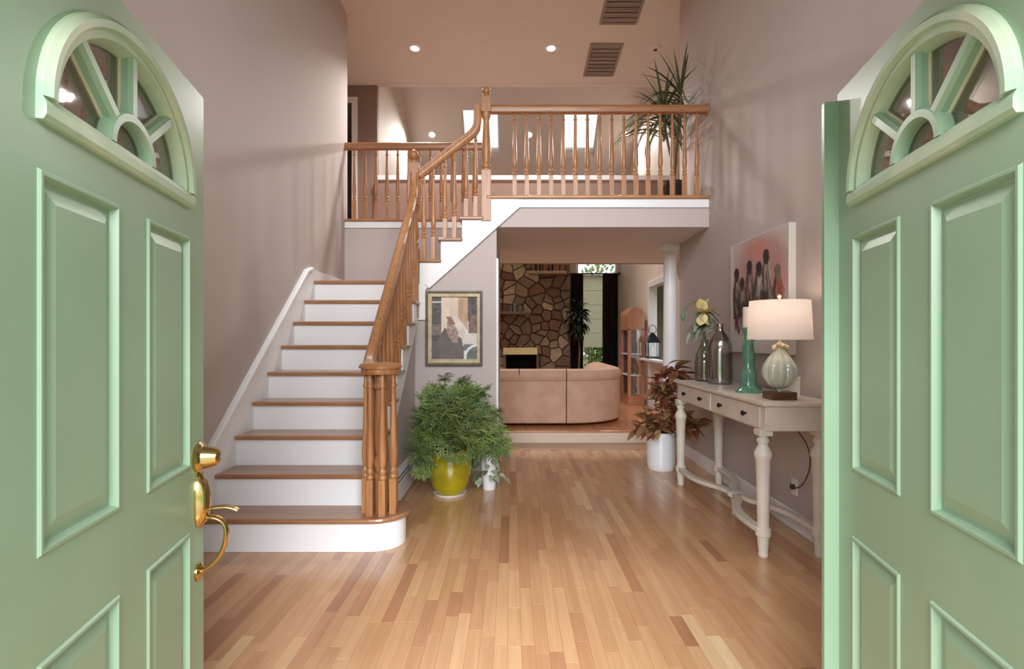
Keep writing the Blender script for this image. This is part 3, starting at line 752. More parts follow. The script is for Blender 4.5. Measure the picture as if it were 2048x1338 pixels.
def vent(x0, x1, y0, y1, label):
    p, r = surf('foyer', (x0 + x1) / 2, (y0 + y1) / 2)
    t = thing('ceiling_vent', p, label, 'air vent', 'return air vents'); t.rotation_euler = r.to_euler(); ORG[t.name] = (0, 0, 0)
    hx, hy = (x1 - x0) / 2, (y1 - y0) / 2
    MB().slab((-hx, hx), (-hy, hy), [(-hx + .03, hx - .03, -hy + .03, hy - .03)], XY, -0.014, 0.002).build('frame', 'vent', t, bevel=0.003)
    MB().box(-hx + .03, hx - .03, -hy + .03, hy - .03, -0.001, 0.003).build('backing', 'vent_dark', t)
    n = 8; q = (hy - .03) * 2 / n
    sl = MB().add([(-hx + .03, -q * .45, -0.012), (hx - .03, -q * .45, -0.012), (hx - .03, q * .25, -0.002), (-hx + .03, q * .25, -0.002),
                   (-hx + .03, -q * .45, -0.010), (hx - .03, -q * .45, -0.010), (hx - .03, q * .25, 0.0), (-hx + .03, q * .25, 0.0)],
                  [(0, 1, 2, 3), (4, 5, 6, 7), (0, 1, 5, 4), (2, 3, 7, 6)]).mesh('slat', M['vent'])
    for i in range(n): inst(sl, 'slat', t, (0, -hy + .03 + (i + .5) * q, 0))
    for k in (-0.33, 0.33): MB().box(-hx + .03, hx - .03, k * hy - .006, k * hy + .006, -0.014, -0.006).build('crossbar', 'vent', t)
vent(0.97, 1.385, 6.68, 7.38, 'louvred ceiling vent beside the recessed downlight and the smoke detector')
vent(1.02, 1.46, 5.60, 6.34, 'louvred ceiling vent nearer the entrance doors, away from the smoke detector')
p, r = surf('foyer', 1.80, 6.78)
t = thing('smoke_detector', p, 'small round white smoke detector on the foyer ceiling', 'smoke detector'); t.rotation_euler = r.to_euler(); ORG[t.name] = (0, 0, 0)
MB().lathe([(0, 0.004), (0.07, 0.004), (0.07, -0.008), (0.06, -0.022), (0.03, -0.026), (0, -0.026)], seg=22).build('case', 'plastic', t, smooth=True)
MB().lathe([(0.012, -0.026), (0.026, -0.026), (0.024, -0.036), (0.010, -0.040), (0, -0.040)], seg=12).build('sensor', 'frame_dark', t, smooth=True)

# =================================================================== console table
tz = 0.895
TB = thing('console_table', (1.58, 3.87, 0), 'cream painted console table with turned legs and curved cross stretcher', 'table')
tx0, tx1, ty0, ty1 = 1.405, XR - 0.022, 3.015, 4.70
MB().box(tx0, tx1, ty0, ty1, tz - 0.022, tz).build('table_top', 'table', TB, bevel=0.005)
MB().box(tx0 + .025, tx1 - .01, ty0 + .03, ty1 - .03, tz - 0.165, tz - 0.022).build('apron', 'table', TB, bevel=0.003)
for k, (a, b) in enumerate(((3.11, 3.845), (3.885, 4.60))):
    d = MB().box(tx0 + .019, tx0 + .027, a, b, tz - 0.155, tz - 0.034).build('drawer', 'table', TB, bevel=0.002)
    for q in (0.24, 0.76):
        y = a + (b - a) * q
        MB().lathe([(0.0, 0), (0.008, 0), (0.007, -0.010), (0.015, -0.016), (0.017, -0.024), (0.010, -0.031), (0.0, -0.033)], (tx0 + .0195, y, tz - 0.094), 8, 'x').build('knob', 'black', d, smooth=True)
lz = tz - 0.165
legp = [(0.020, 0.0), (0.022, 0.004), (0.026, 0.012), (0.023, 0.03), (0.030, 0.115), (0.030, 0.12), (0.038, 0.125), (0.038, 0.165), (0.030, 0.172), (0.029, 0.20), (0.033, 0.45), (0.038, 0.565), (0.043, 0.575), (0.045, 0.592),
        (0.040, 0.612), (0.026, 0.638), (0.024, 0.650), (0.031, 0.662), (0.031, 0.676), (0.022, 0.688), (0.024, 0.700)]
lm = MB().lathe([(r_ * 1.12, z_) for r_, z_ in legp], seg=16).box(-.038, .038, -.038, .038, 0.700, lz + .004).mesh('leg', M['table'], True)
legs = [(1.442, 3.10), (1.765, 3.10), (1.442, 4.615), (1.765, 4.615)]
for x, y in legs: inst(lm, 'leg', TB, (x, y, 0))
cx, cy = 1.595, 3.857
for x, y in legs:
    sx_, sy_ = (1 if x > cx else -1), (1 if y > cy else -1)
    p = bez((x, y, 0.146), (x + 0.02 * sx_, y - 0.28 * sy_, 0.146), (cx + 0.17 * sx_, cy + 0.36 * sy_, 0.146), (cx + 0.045 * sx_, cy + 0.16 * sy_, 0.146), 10) + [(cx, cy, 0.146)]
    MB().sweep(p, [(-0.028, -0.014), (0.028, -0.014), (0.028, 0.014), (-0.028, 0.014)]).build('stretcher', 'table', TB, bevel=0.004)
MB().lathe([(0.022, 0), (0.026, 0.012), (0.022, 0.03), (0.030, 0.12), (0.055, 0.132), (0.055, 0.162), (0.0, 0.17)], (cx, cy, 0), 16).build('centre_foot', 'table', TB, smooth=True)

# table lamp
LX, LY = 1.585, 3.20
L = thing('table_lamp', (LX, LY, tz), 'table lamp with white drum shade and ribbed glass gourd base', 'lamp')
MB().box(LX - .075, LX + .075, LY - .06, LY + .06, tz, tz + 0.045).build('lamp_base', 'walnut', L, bevel=0.003)
MB().lathe([(0.012, 0.045), (0.014, 0.06), (0.03, 0.066), (0.06, 0.085), (0.088, 0.13), (0.094, 0.165), (0.086, 0.20), (0.060, 0.245), (0.036, 0.275), (0.024, 0.295), (0.022, 0.305)], (LX, LY, tz), 60, rib=10, ribamp=0.14).build('gourd_body', 'gourd', L, smooth=True)
m = MB()
for k in range(11):
    a = 2.4 * k; rr = 0.020 + 0.012 * (k % 3) / 2; z = tz + 0.300 + 0.008 * (k % 4)
    r0 = 0.014
    m.lathe([(max(0, r0 * math.sin(PI * i / 5)), -r0 * math.cos(PI * i / 5)) for i in range(6)], (LX + rr * math.cos(a) * 1.3, LY + rr * math.sin(a), z), 7)
m.build('shell_collar', 'shell', L, smooth=True)
MB().tube([(LX, LY, tz + 0.30), (LX, LY, tz + 0.60)], 0.006).build('stem_rod', 'shell', L, smooth=True)
sh = MB(); n = 48; vs = []
for r, z in ((0.178, 0.352), (0.166, 0.582), (0.164, 0.582), (0.176, 0.352)):
    vs += [(LX + r * math.cos(2 * PI * k / n), LY + r * math.sin(2 * PI * k / n), tz + z) for k in range(n)]
sh.add(vs, [(i * n + k, i * n + (k + 1) % n, ((i + 1) % 4) * n + (k + 1) % n, ((i + 1) % 4) * n + k) for i in range(4) for k in range(n)])
sh.build('lamp_shade', 'shade', L, smooth=True)
MB().lathe([(0, 0.60), (0.010, 0.602), (0.012, 0.612), (0.006, 0.622), (0, 0.624)], (LX, LY, tz), 12).build('finial', 'shell', L, smooth=True)
for k in range(3):
    a = 2 * PI * k / 3
    MB().tube([(LX, LY, tz + 0.575), (LX + 0.165 * math.cos(a), LY + 0.165 * math.sin(a), tz + 0.575)], 0.0025, 6).build('shade_spider', 'shell', L)
MB().lathe([(0, 0.40), (0.014, 0.40), (0.014, 0.43), (0.028, 0.46), (0.03, 0.48), (0.02, 0.505), (0, 0.512)], (LX, LY, tz), 14).build('bulb', 'bulb', L, smooth=True)
pd = bpy.data.lights.new('lamp_glow', 'POINT'); pd.energy = 2.2; pd.color = (1.0, 0.80, 0.62); pd.shadow_soft_size = 0.05
po = bpy.data.objects.new('lamp_glow', pd); COL.objects.link(po); po.parent = L; po.location = (0, 0, 0.545)

def candlestick(x, y, k, label, candle):
    t = thing('candlestick', (x, y, tz), label, 'candlestick', 'teal candlesticks')
    pr = [(0.083, 0), (0.084, 0.012), (0.070, 0.024), (0.052, 0.036), (0.047, 0.05), (0.046, 0.135), (0.038, 0.150), (0.034, 0.160), (0.037, 0.175), (0.030, 0.19), (0.034, 0.215), (0.038, 0.26), (0.036, 0.30), (0.028, 0.345), (0.024, 0.365), (0.026, 0.39), (0.036, 0.41), (0.041, 0.425), (0.041, 0.432), (0.0, 0.432)]
    MB().lathe([(r * (0.55 + .45 * k), z * k) for r, z in pr], (x, y, tz), 24).build('holder', 'teal', t, smooth=True)
    r, h = candle; z = tz + 0.430 * k
    c = MB().lathe([(r, 0), (r, h - .004), (r - .004, h), (r * .5, h - .006), (0, h - .006)], (x, y, z), 20).build('candle', 'candle', t, smooth=True)
    MB().tube([(x, y, z + h - .007), (x + .002, y, z + h + 0.006)], 0.0015, 5).build('wick', 'candle_tip', c)
candlestick(1.575, 3.60, 1.0, 'tall teal glazed candlestick holding a thick ivory candle', (0.034, 0.138))
candlestick(1.665, 3.78, 0.86, 'shorter teal candlestick with candle stub tucked behind the taller one', (0.034, 0.03))

def vase(name, x, y, mat, label, pr, seg=36):
    t = thing(name, (x, y, tz), label, 'vase')
    inn = [(max(0.002, r - 0.004), z + (0.008 if i == 0 else 0)) for i, (r, z) in enumerate(pr)]
    MB().lathe([(0, 0.0)] + pr + inn[::-1] + [(0, 0.008)], (x, y, tz), seg).build('glass_body', mat, t, smooth=True)
    return t
vase('bottle_vase', 1.645, 4.27, 'vase_glass', 'smoky grey glass bottle vase on the console table', [(0.082, 0.0), (0.092, 0.012), (0.094, 0.06), (0.090, 0.18), (0.091, 0.25), (0.086, 0.31), (0.066, 0.365), (0.040, 0.40), (0.028, 0.42), (0.025, 0.445), (0.027, 0.462), (0.032, 0.475)])
FV = vase('flower_vase', 1.625, 4.56, 'vase_glass2', 'clear glass vase holding drooping yellow flower and silvery leaves', [(0.07, 0.0), (0.078, 0.012), (0.080, 0.06), (0.078, 0.15), (0.070, 0.22), (0.045, 0.28), (0.030, 0.31), (0.030, 0.34), (0.034, 0.35)])
# artificial flower arrangement standing in the vase
fx, fy = 1.625, 4.56
FL = thing('flower_spray', (fx, fy, tz + 0.02), 'spray of one pale yellow flower with silvery leaves in the vase', 'flowers')
stems = [[(fx, fy, tz + .02), (fx - .01, fy, tz + .35), (fx + .02, fy - .02, tz + .66), (fx - .05, fy - .08, tz + .58)],
         [(fx + .01, fy, tz + .02), (fx + .02, fy, tz + .35), (fx - .02, fy + .02, tz + .86), (fx - .20, fy - .06, tz + .55)],
         [(fx, fy, tz + .02), (fx + .01, fy, tz + .38), (fx - .05, fy, tz + .62), (fx - .16, fy - .08, tz + .36)],
         [(fx, fy, tz + .02), (fx, fy, tz + .38), (fx - .08, fy - .05, tz + .60), (fx - .04, fy - .12, tz + .22)],
         [(fx, fy, tz + .02), (fx, fy, tz + .35), (fx + .06, fy - .04, tz + .58), (fx + .06, fy - .14, tz + .40)],
         [(fx, fy, tz + .02), (fx, fy, tz + .36), (fx + .03, fy - .04, tz + .62), (fx - .06, fy - .06, tz + .62)]]
paths = []
for k, s_ in enumerate(stems):      # straight up through the neck, then arching out
    nk = (fx + .011 * math.cos(k * 1.05), fy + .011 * math.sin(k * 1.05), tz + .37)
    paths.append([(fx + .03 * math.cos(k * 1.05), fy + .03 * math.sin(k * 1.05), tz + .02)] + bez(nk, (nk[0], nk[1], nk[2] + .12), s_[2], s_[3], 14))
def in_glass(c):
    return (c.z < tz + .372 and math.hypot(c.x - fx, c.y - fy) < .088) or (c.z < tz + .49 and math.hypot(c.x - 1.645, c.y - 4.27) < .10)
for p in paths: MB().tube(p, 0.0032, 6).build('stem', 'stem', FL, smooth=True)
def leaf_mesh(name, mat, L_, W_, fold=0.25, droop=0.15, n=5, point=1.0):
    vs = []; fs = []
    for i in range(n + 1):
        t = i / n
        w_ = W_ / 2 * math.sin(PI * min(1, max(0.0, t ** 0.8 * 0.98 + 0.02))) ** point
        z = -droop * L_ * t * t
        vs += [(-w_, L_ * t, z + fold * w_), (0, L_ * t, z), (w_, L_ * t, z + fold * w_)]
    for i in range(n):
        b = i * 3
        fs += [(b, b + 1, b + 4, b + 3), (b + 1, b + 2, b + 5, b + 4)]
    m = MB().add(vs, fs); me = m.mesh(name, M[mat]); me.shade_smooth(); return me
lg = leaf_mesh('leaf', 'leaf_grey', 0.17, 0.046, droop=0.35)
r5 = random.Random(3)
for pi, p in enumerate(paths):
    for i in range(6, 15, 2):
        for s_ in (-1, 1):
            if pi == 1 and i % 4: continue
            d = Vector((s_ * r5.uniform(.3, .9), r5.uniform(-.7, .1), r5.uniform(-1.0, -.1)))
            if p[i][0] + d.normalized().x * .15 > XR - .03: d.x = -abs(d.x)
            q_ = r5.uniform(.6, 1.05)
            for _ in range(10):
                cs_ = [Vector(p[i]) + (dirmat(d) @ (v_.co * q_)) for v_ in lg.vertices]
                if not any(in_glass(c) for c in cs_): break
                d = Vector((-abs(d.x) - .25, d.y + .15, d.z + .25)); q_ *= .92
            inst(lg, 'leaf', FL, p[i], mat4=dirmat(d), scale=q_)
pm = leaf_mesh('petal', 'petal', 0.12, 0.10, fold=0.4, droop=-0.25, point=0.7)
fc = Vector((fx - .05, fy - .10, tz + .575))
for k in range(6):
    a = 2 * PI * k / 6
    d = Vector((math.cos(a), -0.55, math.sin(a)))
    inst(pm, 'petal', FL, fc, mat4=dirmat(d, 0 if math.sin(a) >= 0 else PI))
MB().lathe([(0, -0.03), (0.018, -0.02), (0.022, 0.0), (0.016, 0.015), (0, 0.02)], tuple(fc), 10, 'y').build('flower_heart', 'petal_core', FL, smooth=True)
MB().lathe([(0, -0.05), (0.014, -0.03), (0.018, 0.0), (0.012, 0.03), (0, 0.045)], paths[1][-1], 10).build('bud', 'bud', FL, smooth=True)

# small things on the table and the wall
bx_ = thing('box', (1.735, 3.36, tz), 'small white box behind the lamp on the console', 'box')
MB().box(1.695, 1.775, 3.325, 3.395, tz, tz + 0.105).build('carton', 'plastic', bx_, bevel=0.002)
MB().box(1.693, 1.777, 3.323, 3.397, tz + 0.105, tz + 0.122).build('lid', 'plastic', bx_, bevel=0.003)
cd = MB().tube(bez((1.70, 3.25, 0.885 - 0.17), (1.80, 3.25, 0.62), (1.84, 3.28, 0.50), (1.832, 3.38, 0.36), 12) + bez((1.832, 3.38, 0.36), (1.838, 3.44, 0.30), (1.84, 3.5, 0.28), (1.838, 3.54, 0.28), 6)[1:], 0.0035, 6)
cord = cd.build('power_cord', 'cord', None, smooth=True); tag(cord, 'thin dark power cord hanging below the console table', 'cord')
ol = thing('wall_outlet', (XR, 3.55, 0.28), 'white wall outlet low behind the console table', 'outlet')
MB().box(XR - .006, XR + .001, 3.515, 3.585, 0.225, 0.335).build('cover_plate', 'plastic', ol, bevel=0.002)
MB().box(XR - .028, XR - .005, 3.535, 3.565, 0.265, 0.295).build('plug', 'cord', ol, bevel=0.003)

# =================================================================== pictures
def paint_grid(nu, nv, fn, mp):
    m = MB(); cols = []
    for j in range(nv + 1):
        for i in range(nu + 1):
            u, v = i / nu, j / nv
            m.v.append(mp(u, v)); cols.append(lin(fn(u, v)))
    m.f = [(j * (nu + 1) + i, j * (nu + 1) + i + 1, (j + 1) * (nu + 1) + i + 1, (j + 1) * (nu + 1) + i) for j in range(nv) for i in range(nu)]
    return m, cols
def painted(m, cols, name, parent):
    o = m.build(name, 'canvas', parent)
    ca = o.data.color_attributes.new('paint', 'FLOAT_COLOR', 'POINT')
    for i, c in enumerate(cols): ca.data[i].color = c
    return o
def hsh(a, b): return (math.sin(a * 127.1 + b * 311.7) * 43758.5453) % 1.0
def vn(x, y):
    xi, yi = math.floor(x), math.floor(y); fx_, fy_ = x - xi, y - yi
    fx_, fy_ = fx_ * fx_ * (3 - 2 * fx_), fy_ * fy_ * (3 - 2 * fy_)
    return (hsh(xi, yi) * (1 - fx_) + hsh(xi + 1, yi) * fx_) * (1 - fy_) + (hsh(xi, yi + 1) * (1 - fx_) + hsh(xi + 1, yi + 1) * fx_) * fy_
def lerp(a, b, t):
    t = max(0, min(1, t)); return tuple(x + (y - x) * t for x, y in zip(a, b))
def ell(u, v, cx_, cy_, rx, ry): return ((u - cx_) / rx) ** 2 + ((v - cy_) / ry) ** 2
# large canvas: six standing figures against a rosy ground (u: far to near, v: up)
figs = [  # u, head v, head, upper robe, lower robe, half-width, hem v
    (0.13, 0.70, (74, 50, 48), (150, 138, 134), (96, 72, 70), 0.050, 0.30),
    (0.24, 0.60, (98, 66, 58), (186, 172, 164), (112, 98, 92), 0.055, 0.32),
    (0.38, 0.735, (64, 44, 44), (150, 128, 122), (104, 66, 66), 0.066, 0.22),
    (0.55, 0.70, (70, 48, 48), (178, 168, 160), (120, 106, 100), 0.090, 0.26),
    (0.67, 0.785, (50, 38, 38), (196, 184, 176), (84, 68, 66), 0.066, 0.22),
    (0.85, 0.635, (142, 116, 110), (176, 104, 80), (158, 90, 68), 0.066, 0.24)]
def canvas_fn(u, v):
    n = vn(u * 7, v * 7) * .6 + vn(u * 19, v * 19) * .4
    c = lerp((214, 204, 200), (196, 182, 178), n)
    d = ell(u, v, 0.55, 0.66, 0.50, 0.40)
    c = lerp((190, 146, 140), c, (d - 0.30) * 1.0 + (n - .5) * .7)
    d2 = ell(u, v, 0.56, 0.88, 0.22, 0.09); c = lerp((206, 140, 130), c, d2 - .2 + (n - .5) * .6)
    d = ell(u, v, 0.30, 0.35, 0.30, 0.2); c = lerp((184, 158, 154), c, d - .2)
    for fu, hv, hc, r1, r2, hw, ft in figs:
        st = vn(u * 55 + v * 9, v * 12 + fu * 5)
        if ft < v < hv + 0.0:
            k = (hv - v) / (hv - ft)
            wd = hw * 1.25 * (0.55 + 0.60 * min(1, k * 3.2)) * (1 + .5 * (vn(v * 16, fu * 9) - .5))
            if abs(u - fu) < wd:
                col = lerp(r1, r2, k * 1.25 + (st - .5) * .9)
                if u < fu - wd * .35: col = lerp(col, (66, 50, 50), .75)
                if k > .5 and st > .55 and fu < .8: col = lerp(col, (60, 46, 46), .7)
                if st < .25: col = lerp(col, (226, 218, 212), .35)
                c = lerp(col, c, (abs(u - fu) / wd - .80) * 4)
        elif ft - 0.10 < v <= ft and abs(abs(u - fu) - 0.022) < 0.015: c = lerp((96, 62, 60), c, (ft - v) * 7)
        e = ell(u, v, fu + .006, hv, 0.042, 0.056)
        if e < 1: c = lerp(hc, lerp(hc, (168, 124, 110), .55), (u - fu) * 16)
        e = ell(u, v, fu - .004, hv + .030, 0.050, 0.046)
        if e < 1: c = lerp((48, 36, 36), hc, .25 if fu < .8 else .85)
    for q in ((.12, .26, .035, .07), (.17, .20, .03, .05), (.33, .30, .03, .12), (.27, .42, .03, .05)):
        e = ell(u, v, *q)
        if e < 1: c = lerp((84, 52, 52), c, e)
    if v < 0.13 + .03 * n or u < .04 + .04 * n: c = lerp((226, 220, 216), c, .35)
    return c
PC = thing('canvas_painting', (XR - .025, 3.97, 1.14), 'unframed canvas of six standing figures on a rosy ground', 'painting')
px = XR - 0.052; py0, py1, pz0, pz1 = 3.53, 4.47, 1.145, 2.015
MB().box(px + 0.001, XR - .001, py0, py1, pz0, pz1).build('stretched_canvas', 'canvas_edge', PC, bevel=0.003)
m, cols = paint_grid(120, 110, canvas_fn, lambda u, v: (px, py1 - .004 - u * (py1 - py0 - .008), pz0 + .004 + v * (pz1 - pz0 - .008)))
painted(m, cols, 'painted_front', PC)
# framed print below the stairs: muted interior scene in big patches
def print_fn(u, v):
    n = vn(u * 26, v * 26); n2 = vn(u * 9, v * 9)
    c = lerp((112, 104, 96), (74, 72, 70), n)
    if 0.21 < u < 0.60 and v > 0.42: c = lerp((238, 220, 202), (216, 190, 172), n2 * .8 + (0.4 if abs(u - .44) < .012 else 0))
    if 0.58 < u < 0.80 and v > 0.42 + (u - .58) * .2: c = lerp((206, 176, 148), (182, 148, 120), n2 + (.4 if abs(u - .66) < .02 else 0))
    if u > 0.80 and v > 0.42: c = lerp((118, 112, 112), (74, 64, 62), n); 
    if u > 0.80 and 0.42 < v < 0.70: c = lerp((158, 132, 122), (104, 84, 78), n)
    if u < 0.21 and 0.90 < v < 0.93: c = (214, 204, 190)
    if u < 0.21 and 0.38 < v < 0.56: c = lerp((150, 130, 124), (116, 104, 100), n)
    if u > 0.48 and v < 0.74 - (u - .48) * 0.95 + (0.02 if u < .8 else .18) and v > 0.2 and not (u > .8 and v > .42): c = lerp((238, 226, 216), (204, 194, 186), n2 * .7)
    # dark cloth in the foreground
    top = 0.30 + 0.20 * max(0, 1 - abs(u - .28) / .16) + 0.10 * max(0, 1 - abs(u - .50) / .25)
    if v < top and u < 0.74 - v * .25: c = lerp((96, 92, 92), (124, 112, 108), n2 * .7 + n * .3)
    # folded patterned throw
    if abs((u - .46) + (v - .42) * .35) < .13 - abs(v - .43) * .38 and .26 < v < .62: c = lerp((188, 166, 154), (140, 112, 106), n)
    if abs((u - .43) + (v - .60) * .8) < .06 and .56 < v < .68: c = (150, 112, 100)
    if u > .70 and v < .24: c = lerp((128, 132, 130), (92, 98, 100), n)
    r = math.hypot(u - 1.0, (v - .02) * 1.3)
    if .24 < r < .29 or (u > .70 and abs(u - .72 - v * .12) < .03 and v < .14): c = (232, 232, 228)
    return c
PF = thing('framed_picture', (-0.55, DR, 1.0), 'muted interior print in bronze and champagne frame below the stairs', 'picture')
ax0, ax1, az0, az1 = -0.8135, -0.279, 1.0, 1.70
MB().slab((ax0, ax1), (az0, az1), [(ax0 + .022, ax1 - .022, az0 + .022, az1 - .022)], XZ, DR - 0.035, DR).build('outer_frame', 'frame_dark', PF, bevel=0.004)
MB().slab((ax0 + .022, ax1 - .022), (az0 + .022, az1 - .022), [(ax0 + .06, ax1 - .05, az0 + .06, az1 - .055)], XZ, DR - 0.028, DR).build('inner_frame', 'frame_gold', PF, bevel=0.004)
m, cols = paint_grid(70, 90, print_fn, lambda u, v: (ax0 + .059 + u * (ax1 - ax0 - .108), DR - 0.012, az0 + .059 + v * (az1 - az0 - .113)))
painted(m, cols, 'print', PF)
MB().box(ax0 + .29, ax0 + .335, DR - .031, DR - .026, az0 + .035, az0 + .047).build('name_plate', 'frame_gold', PF)

# =================================================================== column
CO = thing('column', (1.785, 6.10, 0), 'round white column carrying the balcony end', 'column')
MB().lathe([(0.100, 0.05), (0.102, 0.075), (0.095, 0.10), (0.088, 0.11), (0.083, 0.14), (0.080, 0.8), (0.069, ZS - 0.13), (0.069, ZS - 0.11)], (1.785, 6.10, 0), 32).build('shaft', 'white', CO, smooth=True)
MB().box(1.683, 1.887, 5.998, 6.202, 0, 0.05).build('plinth', 'white', CO, bevel=0.004)
cp = MB().lathe([(0.069, ZS - 0.11), (0.078, ZS - 0.105), (0.078, ZS - 0.095), (0.070, ZS - 0.085), (0.072, ZS - 0.06), (0.096, ZS - 0.04), (0.098, ZS - 0.03)], (1.785, 6.10, 0), 32).build('capital', 'white', CO, smooth=True)
MB().box(1.681, 1.889, 5.996, 6.204, ZS - 0.03, ZS).build('abacus', 'white', cp, bevel=0.003)

# =================================================================== plants
rp = random.Random(21)
def pot(name, parent, x, y, z, prof, mat, soil_r, soil_z, seg=36):
    top = prof[-1]
    inn = [(top[0] - .012, top[1]), (soil_r, soil_z)]
    o = MB().lathe([(0, 0)] + prof + inn, (x, y, z), seg).build(name, mat, parent, smooth=True)
    MB().lathe([(0, soil_z + .012), (soil_r * .6, soil_z + .010), (soil_r + .002, soil_z)], (x, y, z), 20).build('soil', 'soil', parent, smooth=True)
    return o
# lacy-leaved plant in the olive pot
GX, GY = -0.50, 4.36
G = thing('potted_fern', (GX, GY, 0), 'big bushy lacy green plant in a glossy olive yellow pot', 'plant')
MB().lathe([(0, 0), (0.118, 0), (0.132, 0.014), (0.135, 0.02), (0.125, 0.02), (0.11, 0.012), (0, 0.012)], (GX, GY, 0), 32).build('saucer', 'white_pot', G, smooth=True)
pot('pot', G, GX, GY, 0.012, [(0.105, 0.0), (0.116, 0.008), (0.148, 0.07), (0.170, 0.15), (0.177, 0.21), (0.172, 0.27), (0.156, 0.318), (0.158, 0.335), (0.163, 0.345), (0.154, 0.352)], 'olive_glaze', 0.138, 0.32)
def lacy(name, mat, R, seedn):
    q = random.Random(seedn); m = MB()
    def lobe(p, ang, L_, w_, depth):
        d = Vector((math.sin(ang), math.cos(ang), 0)); sd = Vector((d.y, -d.x, 0)); dz = Vector((0, 0, q.uniform(-.25, .12)))
        a = Vector(p); b = a + (d + dz) * L_ * .6; c = a + (d + dz * 1.6) * L_
        m.add([a - sd * w_ * .25, a + sd * w_ * .25, b + sd * w_ * .5, c, b - sd * w_ * .5], [(0, 1, 2, 3, 4)])
        if depth:
            for k in (0.30, 0.50, 0.72):
                for s_ in (-1, 1): lobe(a + (d + dz) * L_ * k, ang + s_ * q.uniform(.55, .9), L_ * (.52 - .28 * k), w_ * .8, depth - 1)
    m.tube([(0, -R * .9, -R * .1), (0, 0, 0)], R * .02, 4)
    for k in range(5):
        lobe((0, 0, 0), -1.3 + 2.6 * k / 4 + q.uniform(-.1, .1), R * (1.05 - .13 * abs(k - 2)), R * .085, 1)
    me = m.mesh(name, M[mat]); return me
LV = [lacy('frond', 'leaf', 0.125, s_) for s_ in (1, 2, 3, 4)]
LT = lacy('frond', 'leaf_tip', 0.10, 7)
nf = 0
while nf < 298:
    z_ = 0.16 + 0.64 * rp.random() ** 1.1; a = rp.uniform(0, 2 * PI)
    prof_ = 0.40 * (1 - max(0, (z_ - .44) / .50) ** 1.2) if z_ > .44 else 0.40 - .10 * max(0, (.36 - z_) / .2)
    lump = 1 + .16 * math.sin(3 * a + 9 * z_) + .10 * math.sin(5 * a - 13 * z_)
    k = rp.uniform(.05, 1.0) ** .5
    r_ = max(.05, prof_ * lump) * k
    cxx = GX + .03 + (.03 if z_ < .5 else 0)
    p = Vector((cxx + r_ * math.cos(a), GY + r_ * .9 * math.sin(a), z_))
    if p.x < -0.83 or p.y > DR - .14: continue
    if z_ < .40 and math.hypot(p.x - GX, p.y - GY) < .21: continue
    if z_ < .36 and p.y < GY - .10 and abs(p.x - GX) < .20: continue
    if z_ < .36 and p.x > -.34: continue
    d = Vector((math.cos(a), math.sin(a), (z_ - .45) * 2.2)) + Vector((rp.uniform(-.6, .6), rp.uniform(-.7, .2), rp.uniform(-.5, .6)))
    if p.x < -.70: d.x = abs(d.x)
    inst(rp.choice(LV), 'frond', G, p, mat4=dirmat(d, rp.uniform(-1.1, 1.1)), scale=rp.uniform(.8, 1.5)); nf += 1
tips = [(-0.535, 4.30, 0.965), (-0.40, 4.40, 0.93), (-0.22, 4.36, 0.85), (-0.74, 4.30, 0.70), (-0.30, 4.30, 0.80), (-0.58, 4.30, 0.86), (-0.12, 4.3, 0.68)]
for tx_, ty_, tzz in tips:
    MB().tube(bez((GX + (tx_ - GX) * .2, GY, 0.36), (GX + (tx_ - GX) * .5, GY, 0.5), (tx_, ty_, tzz - .2), (tx_, ty_, tzz), 8), 0.006, 6).build('stem', 'stem', G, smooth=True)
    for k in range(6):
        a = k * 1.05; dd = Vector((math.cos(a), math.sin(a) - .2, rp.uniform(.1, .9)))
        inst(LT, 'frond', G, (tx_ + .01 * math.cos(a), ty_, tzz - .01 * k), mat4=dirmat(dd, rp.uniform(-.6, .6)), scale=rp.uniform(.5, .8))
for k in range(14):
    a = 2 * PI * k / 14; r_ = rp.uniform(.2, .34); z_ = rp.uniform(.45, .72)
    MB().tube(bez((GX + .05 * math.cos(a), GY + .05 * math.sin(a), .34), (GX + .08 * math.cos(a), GY + .08 * math.sin(a), .5), (GX + r_ * .8 * math.cos(a), GY + r_ * .8 * math.sin(a), z_), (GX + r_ * math.cos(a), GY + r_ * math.sin(a), z_), 6), 0.005, 5).build('stem', 'stem', G, smooth=True)
for o in [c for c in G.children if c.name.startswith('frond')]:
    lo = min((o.matrix_basis @ v_.co).x for v_ in o.data.vertices) + GX
    if lo < -0.84: o.location.x += -0.84 - lo
    hi = max((o.matrix_basis @ v_.co).y for v_ in o.data.vertices) + GY
    if hi > DR - .05: o.location.y -= hi - DR + .05
    cs_ = [o.matrix_basis @ v_.co + Vector((GX, GY, 0)) for v_ in o.data.vertices]
    low_ = [c.z for c in cs_ if math.hypot(c.x + .19, c.y - 4.50) < .085]      # clear of the white pot
    if low_ and min(low_) < .31: o.location.z += .32 - min(low_)
